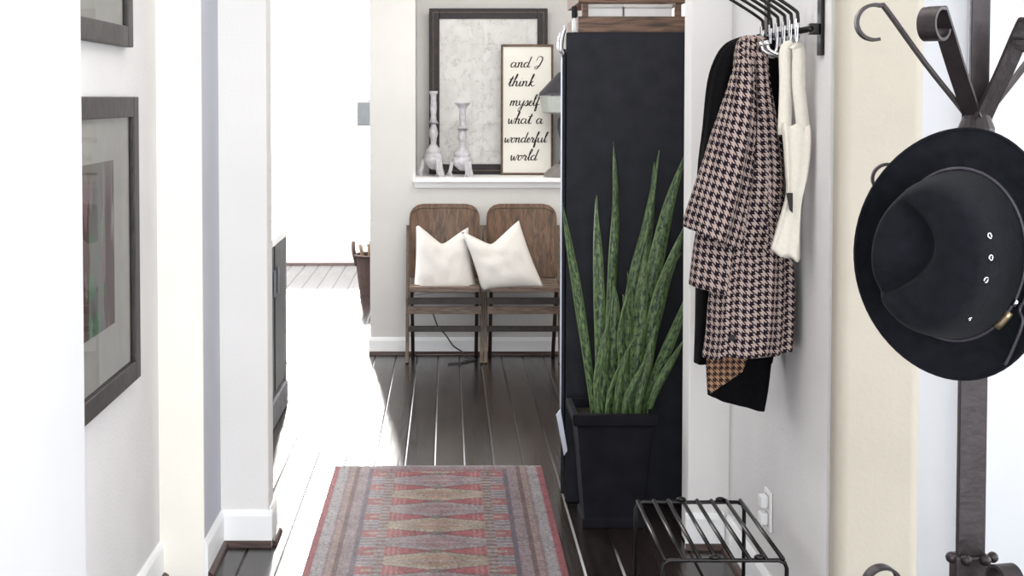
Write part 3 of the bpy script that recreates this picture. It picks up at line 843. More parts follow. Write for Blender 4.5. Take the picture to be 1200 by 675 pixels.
# ================================================================ RUG
rx0, rx1 = W(393, 555, 5.12).x, W(634, 555, 5.12).x
def rugcol(u, v):
    x = (u - 0.5) * 0.82; y = v * 2.6            # y measured from the far end
    ax = abs(x)
    n = noise.noise(Vector((x * 90, y * 90, 1))); n2 = noise.noise(Vector((x * 18, y * 18, 5))); 
    fine = 0.5 + 0.5 * math.sin(y * 2 * PI / 0.021) * math.sin(x * 2 * PI / 0.012)
    e = 0.41 - ax                                 # distance from the side edge
    grey = (0.42, 0.36, 0.37); red = (0.40, 0.10, 0.12); tan = (0.42, 0.31, 0.26); brown = (0.20, 0.12, 0.12)
    mauve = (0.31, 0.21, 0.24); navy = (0.11, 0.10, 0.15); pale = (0.45, 0.43, 0.45); olive = (0.24, 0.20, 0.17)
    def mix(a, b, t): return tuple(p * (1 - t) + q * t for p, q in zip(a, b))
    if y < 0.012: c = pale
    elif e < 0.022: c = red
    elif e < 0.06: c = mix(pale, mauve, 0.75 if fine > 0.72 else 0.1)
    elif e < 0.068: c = mauve
    elif e < 0.088: c = mix(tan, mauve, 0.6 if fine > 0.6 else 0.3)
    elif e < 0.105: c = brown
    elif e < 0.143 or y < 0.05:
        c = mix(mauve, pale, 0.5 if fine > 0.65 else 0.05) if e >= 0.105 or y >= 0.0 else grey
    elif e < 0.156: c = mix(navy, mauve, 0.3)
    elif y < 0.085: c = mix(mauve, red, 0.5 if math.sin(x * 2 * PI / 0.05) > 0.2 else 0.1)
    else:
        P = 0.172; yy = y - 0.03
        k = int(yy / P); f = (yy / P) % 1           # one row
        tri = abs(f - 0.5) * 2                      # 0 centre .. 1 edge of row
        if ax > 0.20:                                # guard medallions
            c = mix(red, tan, 0.15) if tri < 0.42 else mix(mauve, pale, 0.55)
            if 0.60 < tri < 0.72 or 0.9 < tri: c = mix(navy, grey, 0.45)
            if tri < 0.12 and ax < 0.23: c = tan
        elif ax > 0.165:
            c = mix(olive, red, 0.2) if (y * 28) % 1 > 0.45 else mix(grey, olive, 0.3)
        else:
            q = ax / 0.165
            lim = 0.05 + 0.52 * q
            if tri < lim and q > 0.12:
                c = (0.46, 0.11, 0.13)
                if tri > lim - 0.10 or q < 0.3: c = mix(red, brown, 0.55)
                if q > 0.72 and (x * 60) % 1 > 0.6: c = mix(c, tan, 0.5)
            else:
                c = mix(tan, (0.5, 0.42, 0.27), 0.55) if (k + (f > 0.5)) % 2 == 0 else mix(grey, mauve, 0.45)
                if (1 - tri) + q * 0.9 < 0.62: c = mix(c, red, 0.35)
                elif fine > 0.7: c = mix(c, mauve, 0.5)
                if tri > 0.9 and q < 0.9: c = mix(c, pale, 0.4)
                if abs(tri - lim - 0.12) < 0.05: c = mix(c, pale, 0.5)
                if q < 0.12 and tri < 0.2: c = olive
    n3 = noise.noise(Vector((x * 160, y * 120, 7)))
    s = 1 + 0.45 * n + 0.25 * n2 + 0.35 * n3
    m = sum(c) / 3
    return tuple(min(1, max(0.0, (z * 0.85 + m * 0.15) * s * 0.44 + 0.01)) for z in c)
rug_y1 = 5.12
o = cgrid('runner_rug', 200, 520, lambda u, v: (rx0 + (rx1 - rx0) * u, rug_y1 - 2.6 * v, 0.009 + 0.0008 * math.sin(v * 60) * math.sin(u * 9)), rugcol, M_rug)
md = o.modifiers.new('t', 'SOLIDIFY'); md.thickness = 0.007; md.offset = -1
for p in o.data.polygons: p.flip() if False else None
tag(o, 'faded red and mauve patterned oriental runner rug on the dark floor', 'rug')

# ================================================================ LEFT: PICTURES
def picture(label, y0, y1, z0, z1, print_rect, seed):
    XW = -0.899
    t = thing('framed_picture', label, 'picture', (XW, (y0 + y1) / 2, z0), 0, 'framed pictures on the left wall')
    O = t.location
    w = 0.056
    bm = B()
    box(bm, XW, XW + 0.024, y0, y0 + w, z0, z1); box(bm, XW, XW + 0.024, y1 - w, y1, z0, z1)
    box(bm, XW, XW + 0.024, y0 + w, y1 - w, z0, z0 + w); box(bm, XW, XW + 0.024, y0 + w, y1 - w, z1 - w, z1)
    obj('frame', bm, M_framegrey, t, off=O, bevel=0.003)
    obj('mount', box(B(), XW + 0.002, XW + 0.008, y0 + w, y1 - w, z0 + w, z1 - w), M_mount2, t, off=O)
    a, b_, c, d = print_rect
    def col(u, v):
        n1 = noise.fractal(Vector((u * 3, v * 1.2, seed)), 1, 2, 5); n2 = noise.noise(Vector((u * 8, v * 3, seed + 5)))
        n3 = noise.noise(Vector((u * 5, v * 9, seed + 9)))
        g = 0.16 + 0.09 * n1
        c_ = [g * 1.05, g * 1.05, g]
        band = math.sin(u * 9 + n1 * 1.5)
        if band > 0.25: c_ = [0.12 + .04 * n2, 0.075 + .03 * n2, 0.07 + .02 * n2]
        if n3 > 0.18 and v < 0.7: c_ = [c_[0] * 0.8, c_[1] * 1.3, c_[2] * 0.9]
        if n2 > 0.3: c_ = [c_[0] + 0.12, c_[1] + 0.07, c_[2] + 0.1]
        if v > 0.75: k = (v - 0.75) * 3; c_ = [q * (1 - k) + r * k for q, r in zip(c_, (0.22, 0.21, 0.18))]
        return [max(0.01, q * 0.7) for q in c_]
    cgrid('print', 60, 70, lambda u, v: (XW + 0.0095, a + (b_ - a) * u, c + (d - c) * v), col, M_attr, t, off=O)
    obj('glass', sheet([(XW + 0.014, y0 + w, z0 + w), (XW + 0.014, y1 - w, z0 + w), (XW + 0.014, y1 - w, z1 - w), (XW + 0.014, y0 + w, z1 - w)]), M_pglass, t, off=O, recalc=False)
picture('lower grey framed photograph of figures among greenery on the left wall', 2.90, 3.625, 0.706, 1.503, (3.07, 3.40, 0.90, 1.335), 2.0)
picture('upper grey framed picture on the left wall, above the photograph', 2.93, 3.57, 1.64, 2.35, (3.1, 3.38, 1.84, 2.15), 11.0)

# ================================================================ KITCHEN SIDE
t = thing('kitchen_island', 'dark navy kitchen island with white countertop beyond the left wall', 'kitchen island', (-1.1, 5.85, 0))
O = t.location
obj('body', box(B(), -1.45, -0.805, 5.42, 6.22, 0.12, 0.845), M_cab, t, off=O)
obj('plinth', box(B(), -1.46, -0.785, 5.40, 6.25, 0.0, 0.12), M_cabgrey, t, off=O, bevel=0.01, label='weathered grey plinth moulding')
for (a, b_) in ((5.45, 5.80), (5.84, 6.19)):
    dd = obj('door', frame_rect(B(), 0, 1, 0, 1, 0.0001, 0, 0.0001) if False else box(B(), -0.805, -0.792, a, b_, 0.15, 0.82), M_cab, t, off=O, bevel=0.003)
    obj('handle', tube(B(), [Vector((-0.784, b_ - 0.04 if a < 5.6 else a + 0.04, z)) - Vector(O) for z in (0.6, 0.64, 0.68, 0.72)], 0.006, 8), M_steel, dd)
obj('corner_post', box(B(), -0.81, -0.79, 6.20, 6.235, 0.12, 0.845), M_cabgrey, t, off=O, bevel=0.004)
obj('countertop', box(B(), -1.49, -0.76, 5.36, 6.28, 0.846, 0.885), M_counter, t, off=O, bevel=0.008)

# basket
bc = Vector((W(436, 340, 9.74).x + 0.01, 9.74, 0.001))
t = thing('wicker_basket', 'dark tapered wicker basket with upright handle near the bright window', 'basket', bc)
bm = B(); seg = 28; rings = []
for j in range(15):
    z = 0.30 * j / 14; r = 0.105 + 0.035 * j / 14
    rings.append([bm.verts.new(((r + 0.005 * math.sin(k * PI + j * PI)) * math.cos(2 * PI * k / seg), (r + 0.005 * math.sin(k * PI + j * PI)) * math.sin(2 * PI * k / seg), z)) for k in range(seg)])
for a, b_ in zip(rings, rings[1:]):
    for k in range(seg): bm.faces.new((a[k], a[(k + 1) % seg], b_[(k + 1) % seg], b_[k]))
bm.faces.new(rings[0][::-1])
for v in rings[-1]: pass
bx_ = obj('basket_body', bm, M_wicker, t); md = bx_.modifiers.new('t', 'SOLIDIFY'); md.thickness = 0.008
obj('rim', tube(B(), [(0.142 * math.cos(2 * PI * k / 28), 0.142 * math.sin(2 * PI * k / 28), 0.30) for k in range(28)], 0.01, 8, closed=True), M_wicker, t, smooth=True)
obj('handle', tube(B(), cat([(-0.125, -0.03, 0.22), (-0.150, -0.03, 0.33), (-0.152, 0, 0.395), (-0.150, 0.03, 0.33), (-0.125, 0.03, 0.22)], 5), 0.013, 8), M_wicker, t, smooth=True)
for k in range(7):
    a = k * 0.9; r0 = 0.02 + 0.008 * k; tilt = 0.05
    b0 = bc + Vector((math.cos(a) * r0, math.sin(a) * r0, 0.012))
    s = thing('kindling_stick', 'thin brown stick of kindling standing in the wicker basket', 'stick', b0, 0, 'kindling in the wicker basket')
    topv = Vector((math.cos(a) * tilt - 0.01, math.sin(a) * tilt, 0.36 + 0.012 * (k % 3)))
    obj('stick_body', tube(B(), cat([(0, 0, 0), topv * 0.5 + Vector((0.004, 0, 0)), topv], 4), 0.009, 7), M_stick, s, smooth=True)
    obj('cut_end', ball(B(), topv, 0.010, 8, (1, 1, 0.4)), M_mount, s, smooth=True)

# pendant with cord
pc = W(427, 133, 9.2)
t = thing('pendant_lamp', 'small grey box shaded pendant lamp hanging in the far room', 'lamp', (pc.x + 0.02, 9.2, pc.z - 0.09))
bm = B()
box(bm, -0.07, 0.09, -0.06, 0.06, 0.0, 0.175)
obj('shade', bm, M_grey, t, bevel=0.008)
top = H - (pc.z - 0.09)
obj('cord', tube(B(), cat([(0.01, 0, 0.175), (0.05, 0, 0.23), (0.065, 0, 0.30), (0.07, 0, 0.6), (0.07, 0, top)], 5), 0.006, 6), M_grey, t, smooth=True)
obj('ceiling_plate', lathe(B(), [(0.05, top - 0.03), (0.06, top - 0.02), (0.06, top)], 20, (0.07, 0, 0)), M_grey, t)

# ================================================================ RIGHT WALL: HOOKS AND COATS
XH = 0.895
Ycs = [3.27, 3.33, 3.395, 3.465, 3.54, 3.63]
plateY = 3.20
pz0 = W(965, 65, plateY).z
t = thing('coat_hook_rack', 'chrome and black wall rack with long double hooks on the right wall', 'coat rack', (0.934, plateY, pz0))
O = t.location
obj('wall_plate', box(B(), 0.925, 0.934, plateY - 0.018, plateY + 0.018, pz0, pz0 + 0.22), M_darkmetal, t, off=O, bevel=0.002)
obj('wall_plate', box(B(), 0.925, 0.934, 3.72, 3.756, pz0, pz0 + 0.22), M_darkmetal, t, off=O, bevel=0.002)
zr = W(950, 34, plateY).z
obj('bracket', box(B(), XH + 0.004, 0.925, plateY - 0.01, plateY + 0.01, zr - 0.014, zr + 0.014), M_darkmetal, t, off=O, bevel=0.003)
obj('bracket', box(B(), XH + 0.004, 0.925, 3.728, 3.748, zr - 0.014, zr + 0.014), M_darkmetal, t, off=O, bevel=0.003)
obj('rail', tube(B(), [(XH + 0.006, plateY - 0.012, zr), (XH + 0.006, 3.5, zr), (XH + 0.006, 3.755, zr)], 0.008, 10), M_darkmetal, t, off=O, smooth=True)
for y in Ycs:
    x = XH - 0.004
    up = cat([(x, y, zr - 0.02), (x, y, zr + 0.035), (x - 0.012, y, zr + 0.055), (x - 0.09, y, zr + 0.105), (x - 0.165, y, zr + 0.145), (x - 0.19, y, zr + 0.16)], 6)
    hk = obj('hook', tube(B(), up, 0.0045, 8), M_darkmetal, t, off=O, smooth=True)
    lo = cat([(x, y - 0.001, zr + 0.02), (x - 0.001, y, zr - 0.02), (x - 0.008, y, zr - 0.05), (x - 0.035, y, zr - 0.063), (x - 0.068, y, zr - 0.052), (x - 0.078, y, zr - 0.036)], 6)
    obj('lower_hook', tube(B(), lo, 0.0048, 8), M_chrome, hk, off=O, smooth=True)
    obj('face_plate', box(B(), x - 0.007, x - 0.004, y - 0.008, y + 0.008, zr - 0.028, zr + 0.03), M_chrome, hk, off=O, bevel=0.001)
    obj('ball_end', ball(B(), Vector((x - 0.078, y, zr - 0.032)) - O, 0.008, 12), M_chrome, hk, smooth=True)
    obj('ball_end', ball(B(), Vector((x - 0.195, y, zr + 0.163)) - O, 0.008, 12), M_darkmetal, hk, smooth=True)

# --- black coat (behind)
Yb = 3.565
rows = prows([(43, 868, 900), (50, 852, 908), (65, 840, 915), (95, 830, 918), (150, 824, 920), (205, 818, 918), (300, 816, 916), (380, 814, 912), (424, 813, 905)], Yb,
             [.02, .04, .05, .055, .055, .06, .065, .07, .07])
t = thing('black_coat', 'long black wool coat hanging behind the houndstooth coat', 'coat', (0.84, Yb, rows[-1][0]))
O = t.location
rows = [(z, a, min(b_, 0.930), y, h) for z, a, b_, y, h in rows]
obj('coat_body', loft(B(), dense(rows, 4), 56, folds=0.13, k=6, ph=0.4), M_blackcloth, t, off=O, smooth=True)
rows = prows([(400, 826, 906), (425, 828, 903), (450, 829, 900), (472, 830, 896)], 3.54, [.05, .05, .045, .04])
tail = lambda ca, sa, z: -0.022 * ca * max(0, min(1, (rows[0][0] - z) / 0.15))
obj('coat_tail', loft(B(), dense(rows, 5), 48, folds=0.12, k=5, ph=1.4, zfn=tail), M_blackcloth, t, off=O, smooth=True)
# --- houndstooth coat: parts
Yh = 3.385
b1 = prows([(43, 868, 892), (48, 864, 898), (60, 861, 898), (85, 859, 900), (110, 856, 903), (145, 850, 909), (180, 848, 915), (240, 850, 917), (275, 848, 922), (310, 838, 928), (345, 831, 931), (385, 828, 930), (413, 824, 928)], Yh,
           [.02, .032, .04, .045, .05, .055, .058, .06, .062, .065, .068, .07, .07])
t = thing('houndstooth_coat', 'long black and cream houndstooth coat with cape sleeves on the hook rack', 'coat', (0.82, Yh, b1[-1][0]))
O = t.location
hem = lambda ca, sa, z: 0.010 * ca * max(0, min(1, (b1[0][0] - z) / 0.9)) + 0.004 * math.sin(ca * 9)
obj('coat_body', loft(B(), dense(b1, 5), 72, folds=0.13, k=7, ph=0.9, zfn=hem), M_hound, t, off=O, smooth=True)
# cape sleeve flap on the left, flaring to a slanted hem
c1 = prows([(70, 862, 880), (110, 850, 884), (150, 836, 884), (190, 823, 880), (225, 811, 874), (252, 802, 868), (266, 800, 862)], Yh - 0.055,
           [.018, .03, .038, .042, .045, .046, .045])
flap = lambda ca, sa, z: -0.030 * (ca + 0.9) * max(0, min(1, (c1[0][0] - z) / 0.4))
obj('cape_flap', loft(B(), dense(c1, 6), 64, folds=0.16, k=5, ph=2.2, zfn=flap), M_hound, t, off=O, smooth=True)
c2 = prows([(235, 826, 862), (270, 816, 862), (300, 811, 860), (333, 807, 856)], Yh - 0.02, [.03, .036, .04, .042])
cuff = lambda ca, sa, z: -0.016 * (ca + 1) * max(0, min(1, (c2[0][0] - z) / 0.23))
obj('sleeve', loft(B(), dense(c2, 6), 56, folds=0.08, k=4, ph=0.2, zfn=cuff), M_hound, t, off=O, smooth=True)
# right front overlap
c3 = prows([(62, 884, 897), (110, 886, 902), (160, 884, 911), (210, 880, 917), (260, 872, 914), (300, 866, 905)], Yh - 0.045, [.012, .018, .022, .024, .024, .018])
obj('collar', loft(B(), dense(c3, 5), 40, folds=0.10, k=3, ph=1.2), M_hound, t, off=O, smooth=True)
obj('button', ball(B(), W(858, 396, Yh - 0.075) - O, 0.009, 12, (1, .5, 1)), M_ink, t, smooth=True)
# brown check corner of lining
bm = B(); uvl = bm.loops.layers.uv.new('UVMap')
tri = [W(828, 408, 3.47), W(880, 410, 3.47), W(870, 436, 3.468), W(833, 461, 3.47), W(829, 455, 3.475)]
vs = [bm.verts.new(p) for p in tri]; f = bm.faces.new(vs)
for l in f.loops: l[uvl].uv = (l.vert.co.x, l.vert.co.z)
o = obj('lining', bm, M_scarf, bpy.data.objects['black_coat'], off=bpy.data.objects['black_coat'].location, label='brown checked lining turned outward')
md = o.modifiers.new('t', 'SOLIDIFY'); md.thickness = 0.004

# --- tote bag
Yt = 3.255
r1 = prows([(146, 917, 948), (152, 916, 950), (175, 918, 950), (205, 920, 946), (234, 921, 939), (268, 912, 938), (300, 903, 938)], Yt, [.012, .014, .016, .017, .018, .019, .018])
t = thing('tote_bag', 'cream canvas tote bag hanging from the nearest wall hook', 'bag', (0.87, Yt, r1[-1][0]))
O = t.location
bot = lambda ca, sa, z: -0.012 * ca * max(0, min(1, (r1[0][0] - z) / 0.3)) + 0.006 * math.sin(ca * 6 + 1)
obj('bag_body', loft(B(), dense(r1, 5), 48, folds=0.14, k=3, ph=0.3, zfn=bot), M_tote, t, off=O, smooth=True)
for (xa, xb, dy) in ((921, 919, 0.006), (936, 942, -0.008)):
    p = [W(930, 52, Yt - 0.0), W(xa, 60, Yt + dy), W(xa, 100, Yt + dy), W(xb, 158, Yt + dy)]
    obj('strap', tube(B(), cat(p, 5), 0, flat=((1, 0, 0), 0.0165, 0.003)), M_tote, t, off=O, smooth=True)
bm = B(); pr = [W(921, 226, Yt - 0.028), W(929, 226, Yt - 0.03), W(929, 250, Yt - 0.03), W(925, 246, Yt - 0.028)]
vs = [bm.verts.new(p) for p in pr]; bm.faces.new(vs)
o = obj('print', bm, M_ink, t, off=O, label='small black printed mark'); md = o.modifiers.new('t', 'SOLIDIFY'); md.thickness = 0.002

# --- outlet
oc = W(913, 597, 3.68)
t = thing('wall_outlet', 'white wall outlet with plug adapters on the right wall above the floor', 'outlet', (0.934, 3.68, oc.z))
obj('cover_plate', box(B(), -0.007, 0.0, -0.036, 0.036, -0.058, 0.058), M_plastic, t, bevel=0.002)
for dz in (-0.024, 0.026):
    pl = obj('plug', box(B(), -0.03, -0.008, -0.018, 0.018, dz - 0.017, dz + 0.017), M_plastic, t, bevel=0.004)
    obj('plug_base', box(B(), -0.0085, -0.007, -0.02, 0.02, dz - 0.02, dz + 0.02), M_mount, pl)

# ================================================================ WIRE RACK
FL = Vector((W(745, 592, 3.62).x, 3.62, 0.345)); FR = Vector((W(872, 590, 3.62).x, 3.62, 0.345))
NLp = Vector((W(776, 660, 3.16).x, 3.16, 0.345)); NRp = Vector((W(922, 660, 3.16).x, 3.16, 0.345))
t = thing('wire_shoe_rack', 'low dark wire shoe rack standing against the right wall', 'shoe rack', ((FL.x + NRp.x) / 2, 3.39, 0))
O = t.location
def leg_frame(a, b_):
    r = 0.02
    pts = [Vector((a.x, a.y, 0.006)), Vector((a.x, a.y, a.z - r)), Vector((a.x + r * .3, a.y, a.z - r * .3)), Vector((a.x + r, a.y, a.z)),
           Vector((b_.x - r, b_.y, b_.z)), Vector((b_.x - r * .3, b_.y, b_.z - r * .3)), Vector((b_.x, b_.y, b_.z - r)), Vector((b_.x, b_.y, 0.006))]
    return pts
xL = min(FL.x, NLp.x); 
far_ = leg_frame(FL, FR); near_ = leg_frame(NLp, NRp)
obj('end_frame', tube(B(), far_, 0.0055, 10), M_darkmetal, t, off=O, smooth=True)
obj('end_frame', tube(B(), near_, 0.0055, 10), M_darkmetal, t, off=O, smooth=True)
for k in range(8):
    u = (k + 0.25) / 7.5
    a = FL.lerp(FR, u); b_ = NLp.lerp(NRp, u)
    if k == 0: a = FL + Vector((0.006, 0, -0.002)); b_ = NLp + Vector((0.006, 0, -0.002))
    obj('wire_slat', tube(B(), [a + Vector((0, 0.004, 0.004)), a.lerp(b_, .5) + Vector((0, 0, 0.004)), b_ + Vector((0, -0.004, 0.004))], 0.0056, 8), M_darkmetal, t, off=O, smooth=True)
for u in (0.42, 0.78):
    for p, q in ((FL, FR), (NLp, NRp)):
        c = p.lerp(q, u) + Vector((0, 0, 0.008)) - O
        obj('clip', ball(B(), c, 0.009, 10, (1.6, 1, .8)), M_darkmetal, t, smooth=True)
for (p, q) in ((FL, NLp), (FR, NRp)):
    obj('side_bar', tube(B(), [Vector((p.x, p.y, 0.08)), Vector(((p.x + q.x) / 2, (p.y + q.y) / 2, 0.08)), Vector((q.x, q.y, 0.08))], 0.004, 8), M_darkmetal, t, off=O, smooth=True)

# ================================================================ HALL TREE AND HAT
SX, SY = W(1142, 300, 1.9).x, 1.9
t = thing('hall_tree', 'dark wrought iron hall tree with curled strap hooks at the right', 'coat stand', (SX, SY, 0))
zw = lambda py, Y=SY: W(1142, py, Y).z
HUB = zw(150)
obj('pole', box(B(), -0.0205, 0.0205, -0.006, 0.006, 0.04, HUB + 0.02), M_iron, t, bevel=0.002)
obj('upper_pole', box(B(), -0.014 + 0.003, 0.014 + 0.003, -0.005, 0.005, HUB + 0.02, 2.02), M_iron, t, bevel=0.002)
obj('finial', ball(B(), (0.003, 0, 2.04), 0.024, 16), M_iron, t, smooth=True)
def hook_pts(az, pts2, z0):
    d = Vector((math.cos(math.radians(az)), math.sin(math.radians(az)), 0))
    return [d * r + Vector((0, 0, z0 + z)) for r, z in pts2], Vector((-d.y, d.x, 0))
def curl(cx, cz, r, a0, a1, n=9):
    return [(cx + r * math.cos(math.radians(a0 + (a1 - a0) * i / n)), cz + r * math.sin(math.radians(a0 + (a1 - a0) * i / n))) for i in range(n + 1)]
# upper tier of four long arms: straight up and out, curling over at the end
def top_arm(az, reach, rise, cr, hw, sweep=250):
    P = [(0.008, -0.02), (0.012, 0.0), (reach * 0.5, rise * 0.48)]
    cxx = reach; czz = rise - cr
    P += curl(cxx, czz, cr, 105 - 60, 0) [:0]
    th0 = 128                                      # start of the arc measured in the arm's plane
    arc = curl(cxx, czz, cr, th0, th0 - sweep, 14)
    P += arc
    pts, side = hook_pts(az, P, HUB + 0.015)
    obj('arm', tube(B(), cat(pts, 4), 0, flat=(side, hw, 0.0025)), M_iron, t, bevel=0.001)
top_arm(176, 0.150, 0.168, 0.026, 0.008, 235)
top_arm(222, 0.132, 0.156, 0.022, 0.014, 290)
top_arm(294, 0.100, 0.140, 0.022, 0.017, 290)
top_arm(4, 0.150, 0.168, 0.026, 0.008, 235)
# collar where the arms meet
obj('collar', lathe(B(), [(0.016, HUB - 0.03), (0.024, HUB - 0.02), (0.026, HUB + 0.0), (0.018, HUB + 0.02)], 16), M_iron, t)
# middle tier the hat hangs on, lower tier near the clamp
def low_hook(az, z, reach, cr, hw):
    P = [(0.012, z), (reach * 0.5, z - 0.012)]
    P += curl(reach, z + cr - 0.012, cr, -95, 175, 13)
    pts, side = hook_pts(az, P, 0)
    obj('hook', tube(B(), cat(pts, 3), 0, flat=(side, hw, 0.0022)), M_iron, t, bevel=0.0008)
zm = zw(228)
def over_hook(az, z, reach, cr, hw):
    P = [(0.010, z - 0.055), (reach * 0.45, z - 0.045)] + curl(reach, z, cr, -60, 215, 15)
    pts, side = hook_pts(az, P, 0)
    obj('hook', tube(B(), cat(pts, 3), 0, flat=(side, hw, 0.0022)), M_iron, t, bevel=0.0008)
over_hook(166, zw(211), 0.124, 0.022, 0.009)
over_hook(14, zw(211), 0.124, 0.022, 0.009)
zc = zw(655)
over_hook(188, zc - 0.032, 0.140, 0.027, 0.009)
over_hook(281, zc - 0.004, 0.085, 0.024, 0.015)
over_hook(240, zc - 0.075, 0.085, 0.024, 0.014)
# clamp collar with bolts
obj('clamp', box(B(), -0.027, 0.027, -0.014, 0.014, zw(700), zw(649)), M_iron, t, bevel=0.004)
for x, y in ((-0.030, -0.004), (0.032, -0.004), (-0.012, -0.016), (0.016, -0.016)):
    obj('bolt', ball(B(), (x, y, zw(652)), 0.0085, 12, (1, 1, 1)), M_iron, t, smooth=True)
for az in (30, 150, 270):
    pts, side = hook_pts(az, [(0.01, 0.22), (0.05, 0.12), (0.14, 0.05), (0.22, 0.03), (0.27, 0.006)], 0)
    obj('foot', tube(B(), cat(pts, 5), 0, flat=(side, 0.015, 0.004)), M_iron, t, bevel=0.001)

# --- hat
n_ = Vector((-0.68, -0.73, 0.04)).normalized()
u_ = Vector((0.17, 0.05, 1.0)); u_ = (u_ - n_ * u_.dot(n_)).normalized()
x_ = u_.cross(n_).normalized()
hc = W(1122, 298, 1.805)
t = thing('felt_hat', 'wide brimmed black felt hat with creased crown hung on the iron hall tree', 'hat', hc)
M3 = Matrix((x_, u_, n_)).transposed().to_4x4()
t.rotation_euler = M3.to_euler()
bm = B(); seg = 72; rings = []
def hatpt(s, a):
    ca, sa = math.cos(a), math.sin(a)
    ax, ay = 0.094, 0.120
    Hc = 0.120
    if s <= 1:                   # crown
        if s < 0.55:
            k = s / 0.55; r = 0.80 * k; z = Hc + 0.004 * (1 - k * k)
            dome = 1
        else:
            k = (s - 0.55) / 0.45
            r = 0.80 + 0.20 * math.sin(k * PI / 2) ** 0.9; z = Hc * math.cos(k * PI / 2) ** 0.75
            dome = 1 - k
        x = ax * r * ca; y = ay * r * sa
        # teardrop crease along the crown and a pinch at the front
        xr = x - 0.012 + 0.9 * (y - 0.01) ** 2 / 0.12 * 1.4 - 0.10 * (y - 0.02)
        wall = 1 / (1 + math.exp(xr / 0.0035))          # sharp on the right
        crease = 0.034 * wall * math.exp(-(min(0, xr) / 0.042) ** 2) * (1 / (1 + math.exp((abs(y - 0.005) - 0.072) / 0.010)))
        side = 0.0
        z -= (crease + side) * dome ** 0.5
        taper = 1 - 0.10 * (z / Hc)
        x *= taper; y *= taper
        return Vector((x, y, z))
    k = s - 1
    bx, by = 0.140, 0.178
    r1 = 1 / math.sqrt((ca / ax) ** 2 + (sa / ay) ** 2); r2 = 1 / math.sqrt((ca / bx) ** 2 + (sa / by) ** 2)
    # direction blending keeps the brim oval
    p1 = Vector((ax * ca, ay * sa, 0)); p2 = Vector((bx * ca, by * sa, 0))
    p = p1.lerp(p2, k)
    p.z = -0.004 * math.sin(PI * min(1, k * 2)) + 0.026 * (ca ** 2) * k ** 2 - 0.010 * (sa ** 2) * k ** 2
    return p
S = [0.0001] + [i * 0.05 for i in range(1, 20)] + [0.985, 1.0, 1.03, 1.1, 1.2, 1.35, 1.5, 1.65, 1.8, 1.93, 2.0]
for s in S: rings.append([bm.verts.new(hatpt(s, 2 * PI * k / seg)) for k in range(seg)])
for a, b_ in zip(rings, rings[1:]):
    for k in range(seg): bm.faces.new((a[k], a[(k + 1) % seg], b_[(k + 1) % seg], b_[k]))
bm.faces.new(rings[0])
o = obj('hat_body', bm, M_felt, t, smooth=True); md = o.modifiers.new('t', 'SOLIDIFY'); md.thickness = 0.003
obj('brim_binding', tube(B(), [hatpt(2.0, 2 * PI * k / 72) for k in range(72)], 0.0026, 8, closed=True), M_felt, t, smooth=True)
band = []
for k in range(72):
    p = hatpt(1.0, 2 * PI * k / 72); p = Vector((p.x * 1.015, p.y * 1.015, 0.007)); band.append(p)
obj('hat_band', tube(B(), band, 0.0028, 8, closed=True), M_cord, t, smooth=True)
band2 = [Vector((p.x * 1.01, p.y * 1.01, 0.014)) for p in band]
def bandp(ang, z=0.008, k=1.04):
    return Vector((0.094 * k * math.cos(ang), 0.120 * k * math.sin(ang), z))
bk = obj('buckle', tube(B(), [bandp(-0.55), bandp(-0.62), bandp(-0.72), bandp(-0.80)], 0.0055, 10), M_brass, t, smooth=True, label='aged brass cord slide')
obj('buckle_ring', tube(B(), [bandp(-0.38), bandp(-0.42), bandp(-0.46)], 0.005, 10), M_chrome, bk, smooth=True)
tailp = cat([bandp(0.25, 0.012, 1.07), bandp(0.0, 0.012, 1.12), bandp(-0.3, 0.012, 1.14), bandp(-0.45, 0.011, 1.14), Vector((0.104, -0.075, 0.016)), Vector((0.094, -0.115, 0.012)), Vector((0.086, -0.138, 0.010))], 6)
obj('cord_tail', tube(B(), tailp, 0.0024, 7), M_cord, t, smooth=True)
# eyelets on the near side of the crown
for (s, ang) in ((0.76, 0.42), (0.75, 0.14), (0.73, -0.15), (0.78, -0.75)):
    p = hatpt(s, ang); q = hatpt(s, ang + 0.02); r = hatpt(s + 0.01, ang)
    nn = (r - p).cross(q - p).normalized()
    if nn.dot(Vector((p.x, p.y, 0.03))) < 0: nn = -nn
    rot = nn.to_track_quat('Z', 'Y').to_matrix()
    rr = 0.0036 if ang > -0.5 else 0.0026
    obj('eyelet', tube(B(), [p + nn * 0.001 + rot @ Vector((rr * math.cos(2 * PI * k / 14), rr * math.sin(2 * PI * k / 14), 0)) for k in range(14)], 0.0013, 6, closed=True), M_chrome, t, smooth=True)

# ================================================================ LIGHT
w = bpy.data.worlds.new('World'); bpy.context.scene.world = w; w.use_nodes = True
bg = w.node_tree.nodes['Background']; bg.inputs[0].default_value = (0.93, 0.96, 1.0, 1); bg.inputs[1].default_value = 6.0

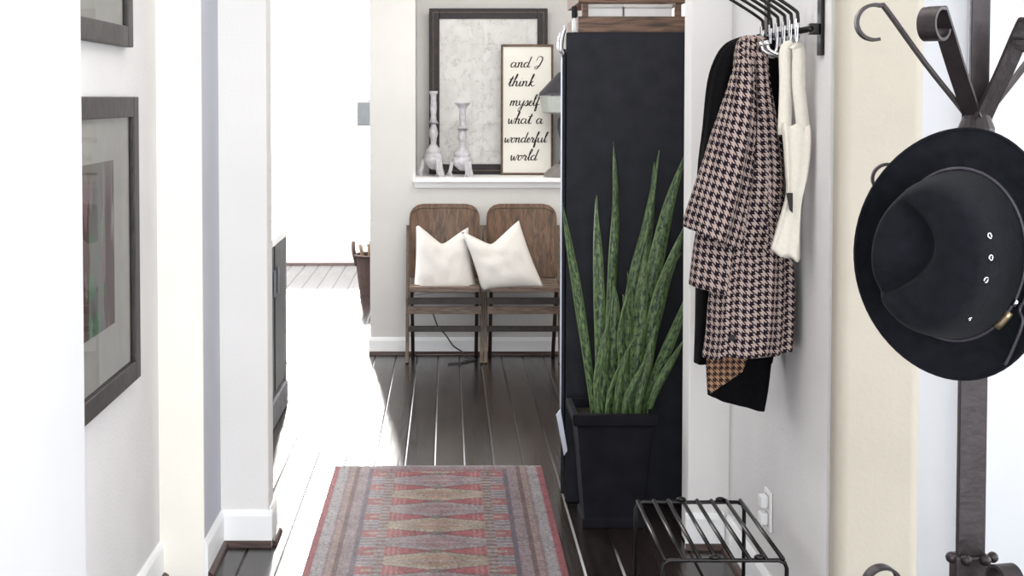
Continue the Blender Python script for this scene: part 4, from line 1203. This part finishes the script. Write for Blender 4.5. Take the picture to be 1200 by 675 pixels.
def area(name, loc, rot, sx, sy, power, col=(1, 1, 1), portal=False, spread=180):
    l = bpy.data.lights.new(name, 'AREA'); l.shape = 'RECTANGLE'; l.size = sx; l.size_y = sy; l.energy = power; l.color = col
    o = bpy.data.objects.new(name, l); C.objects.link(o); o.location = loc; o.rotation_euler = rot
    l.spread = math.radians(spread)
    if portal: l.cycles.is_portal = True
    return o
area('portal_far', ((WX0 + WX1) / 2, 11.48, 1.48), (-PI / 2, 0, 0), 2.6, 2.2, 1, portal=True)
area('portal_side', (-4.18, 7.9, 1.5), (0, -PI / 2, 0), 2.0, 5.8, 1, portal=True)
area('portal_right', (3.58, 1.9, 1.4), (0, PI / 2, 0), 2.2, 3.4, 1, portal=True)
area('portal_entry', (1.2, -1.38, 1.37), (PI / 2, 0, 0), 4.8, 2.7, 1, portal=True)
sun = bpy.data.lights.new('sun', 'SUN'); sun.energy = 7.0; sun.angle = math.radians(4); sun.color = (1.0, 0.97, 0.93)
so = bpy.data.objects.new('sun', sun); C.objects.link(so)
sdir = Vector((math.tan(math.radians(5.5)), -1, -math.tan(math.radians(13)))).normalized()   # low morning sun in the far window
so.rotation_euler = sdir.to_track_quat('-Z', 'Y').to_euler()
# added soft fill lights below the ceiling, no fixtures behind them
area('fill_hall', (0.0, 2.6, 2.70), (0, 0, 0), 1.2, 1.6, 22, (1.0, 0.97, 0.92))
area('fill_back', (0.3, 6.0, 2.70), (0, 0, 0), 1.0, 1.6, 36, (1.0, 0.96, 0.9))
area('fill_far', (-1.6, 9.2, 2.70), (0, 0, 0), 2.0, 2.0, 280, (1.0, 0.98, 0.95))

# ================================================================ CAMERA
cam = bpy.data.cameras.new('Camera'); co = bpy.data.objects.new('Camera', cam); C.objects.link(co)
co.location = (0, 0, CAMZ); co.rotation_euler = (PI / 2 - TH, 0, 0)
cam.sensor_width = 36; cam.lens = 36 * F / 1200
cam.shift_x = 75 / 1200; cam.shift_y = -(337.5 - 167) / 1200
cam.clip_start = 0.05
sc_ = bpy.context.scene; sc_.camera = co
sc_.view_settings.view_transform = 'Standard'; sc_.view_settings.look = 'None'; sc_.view_settings.exposure = 0.0
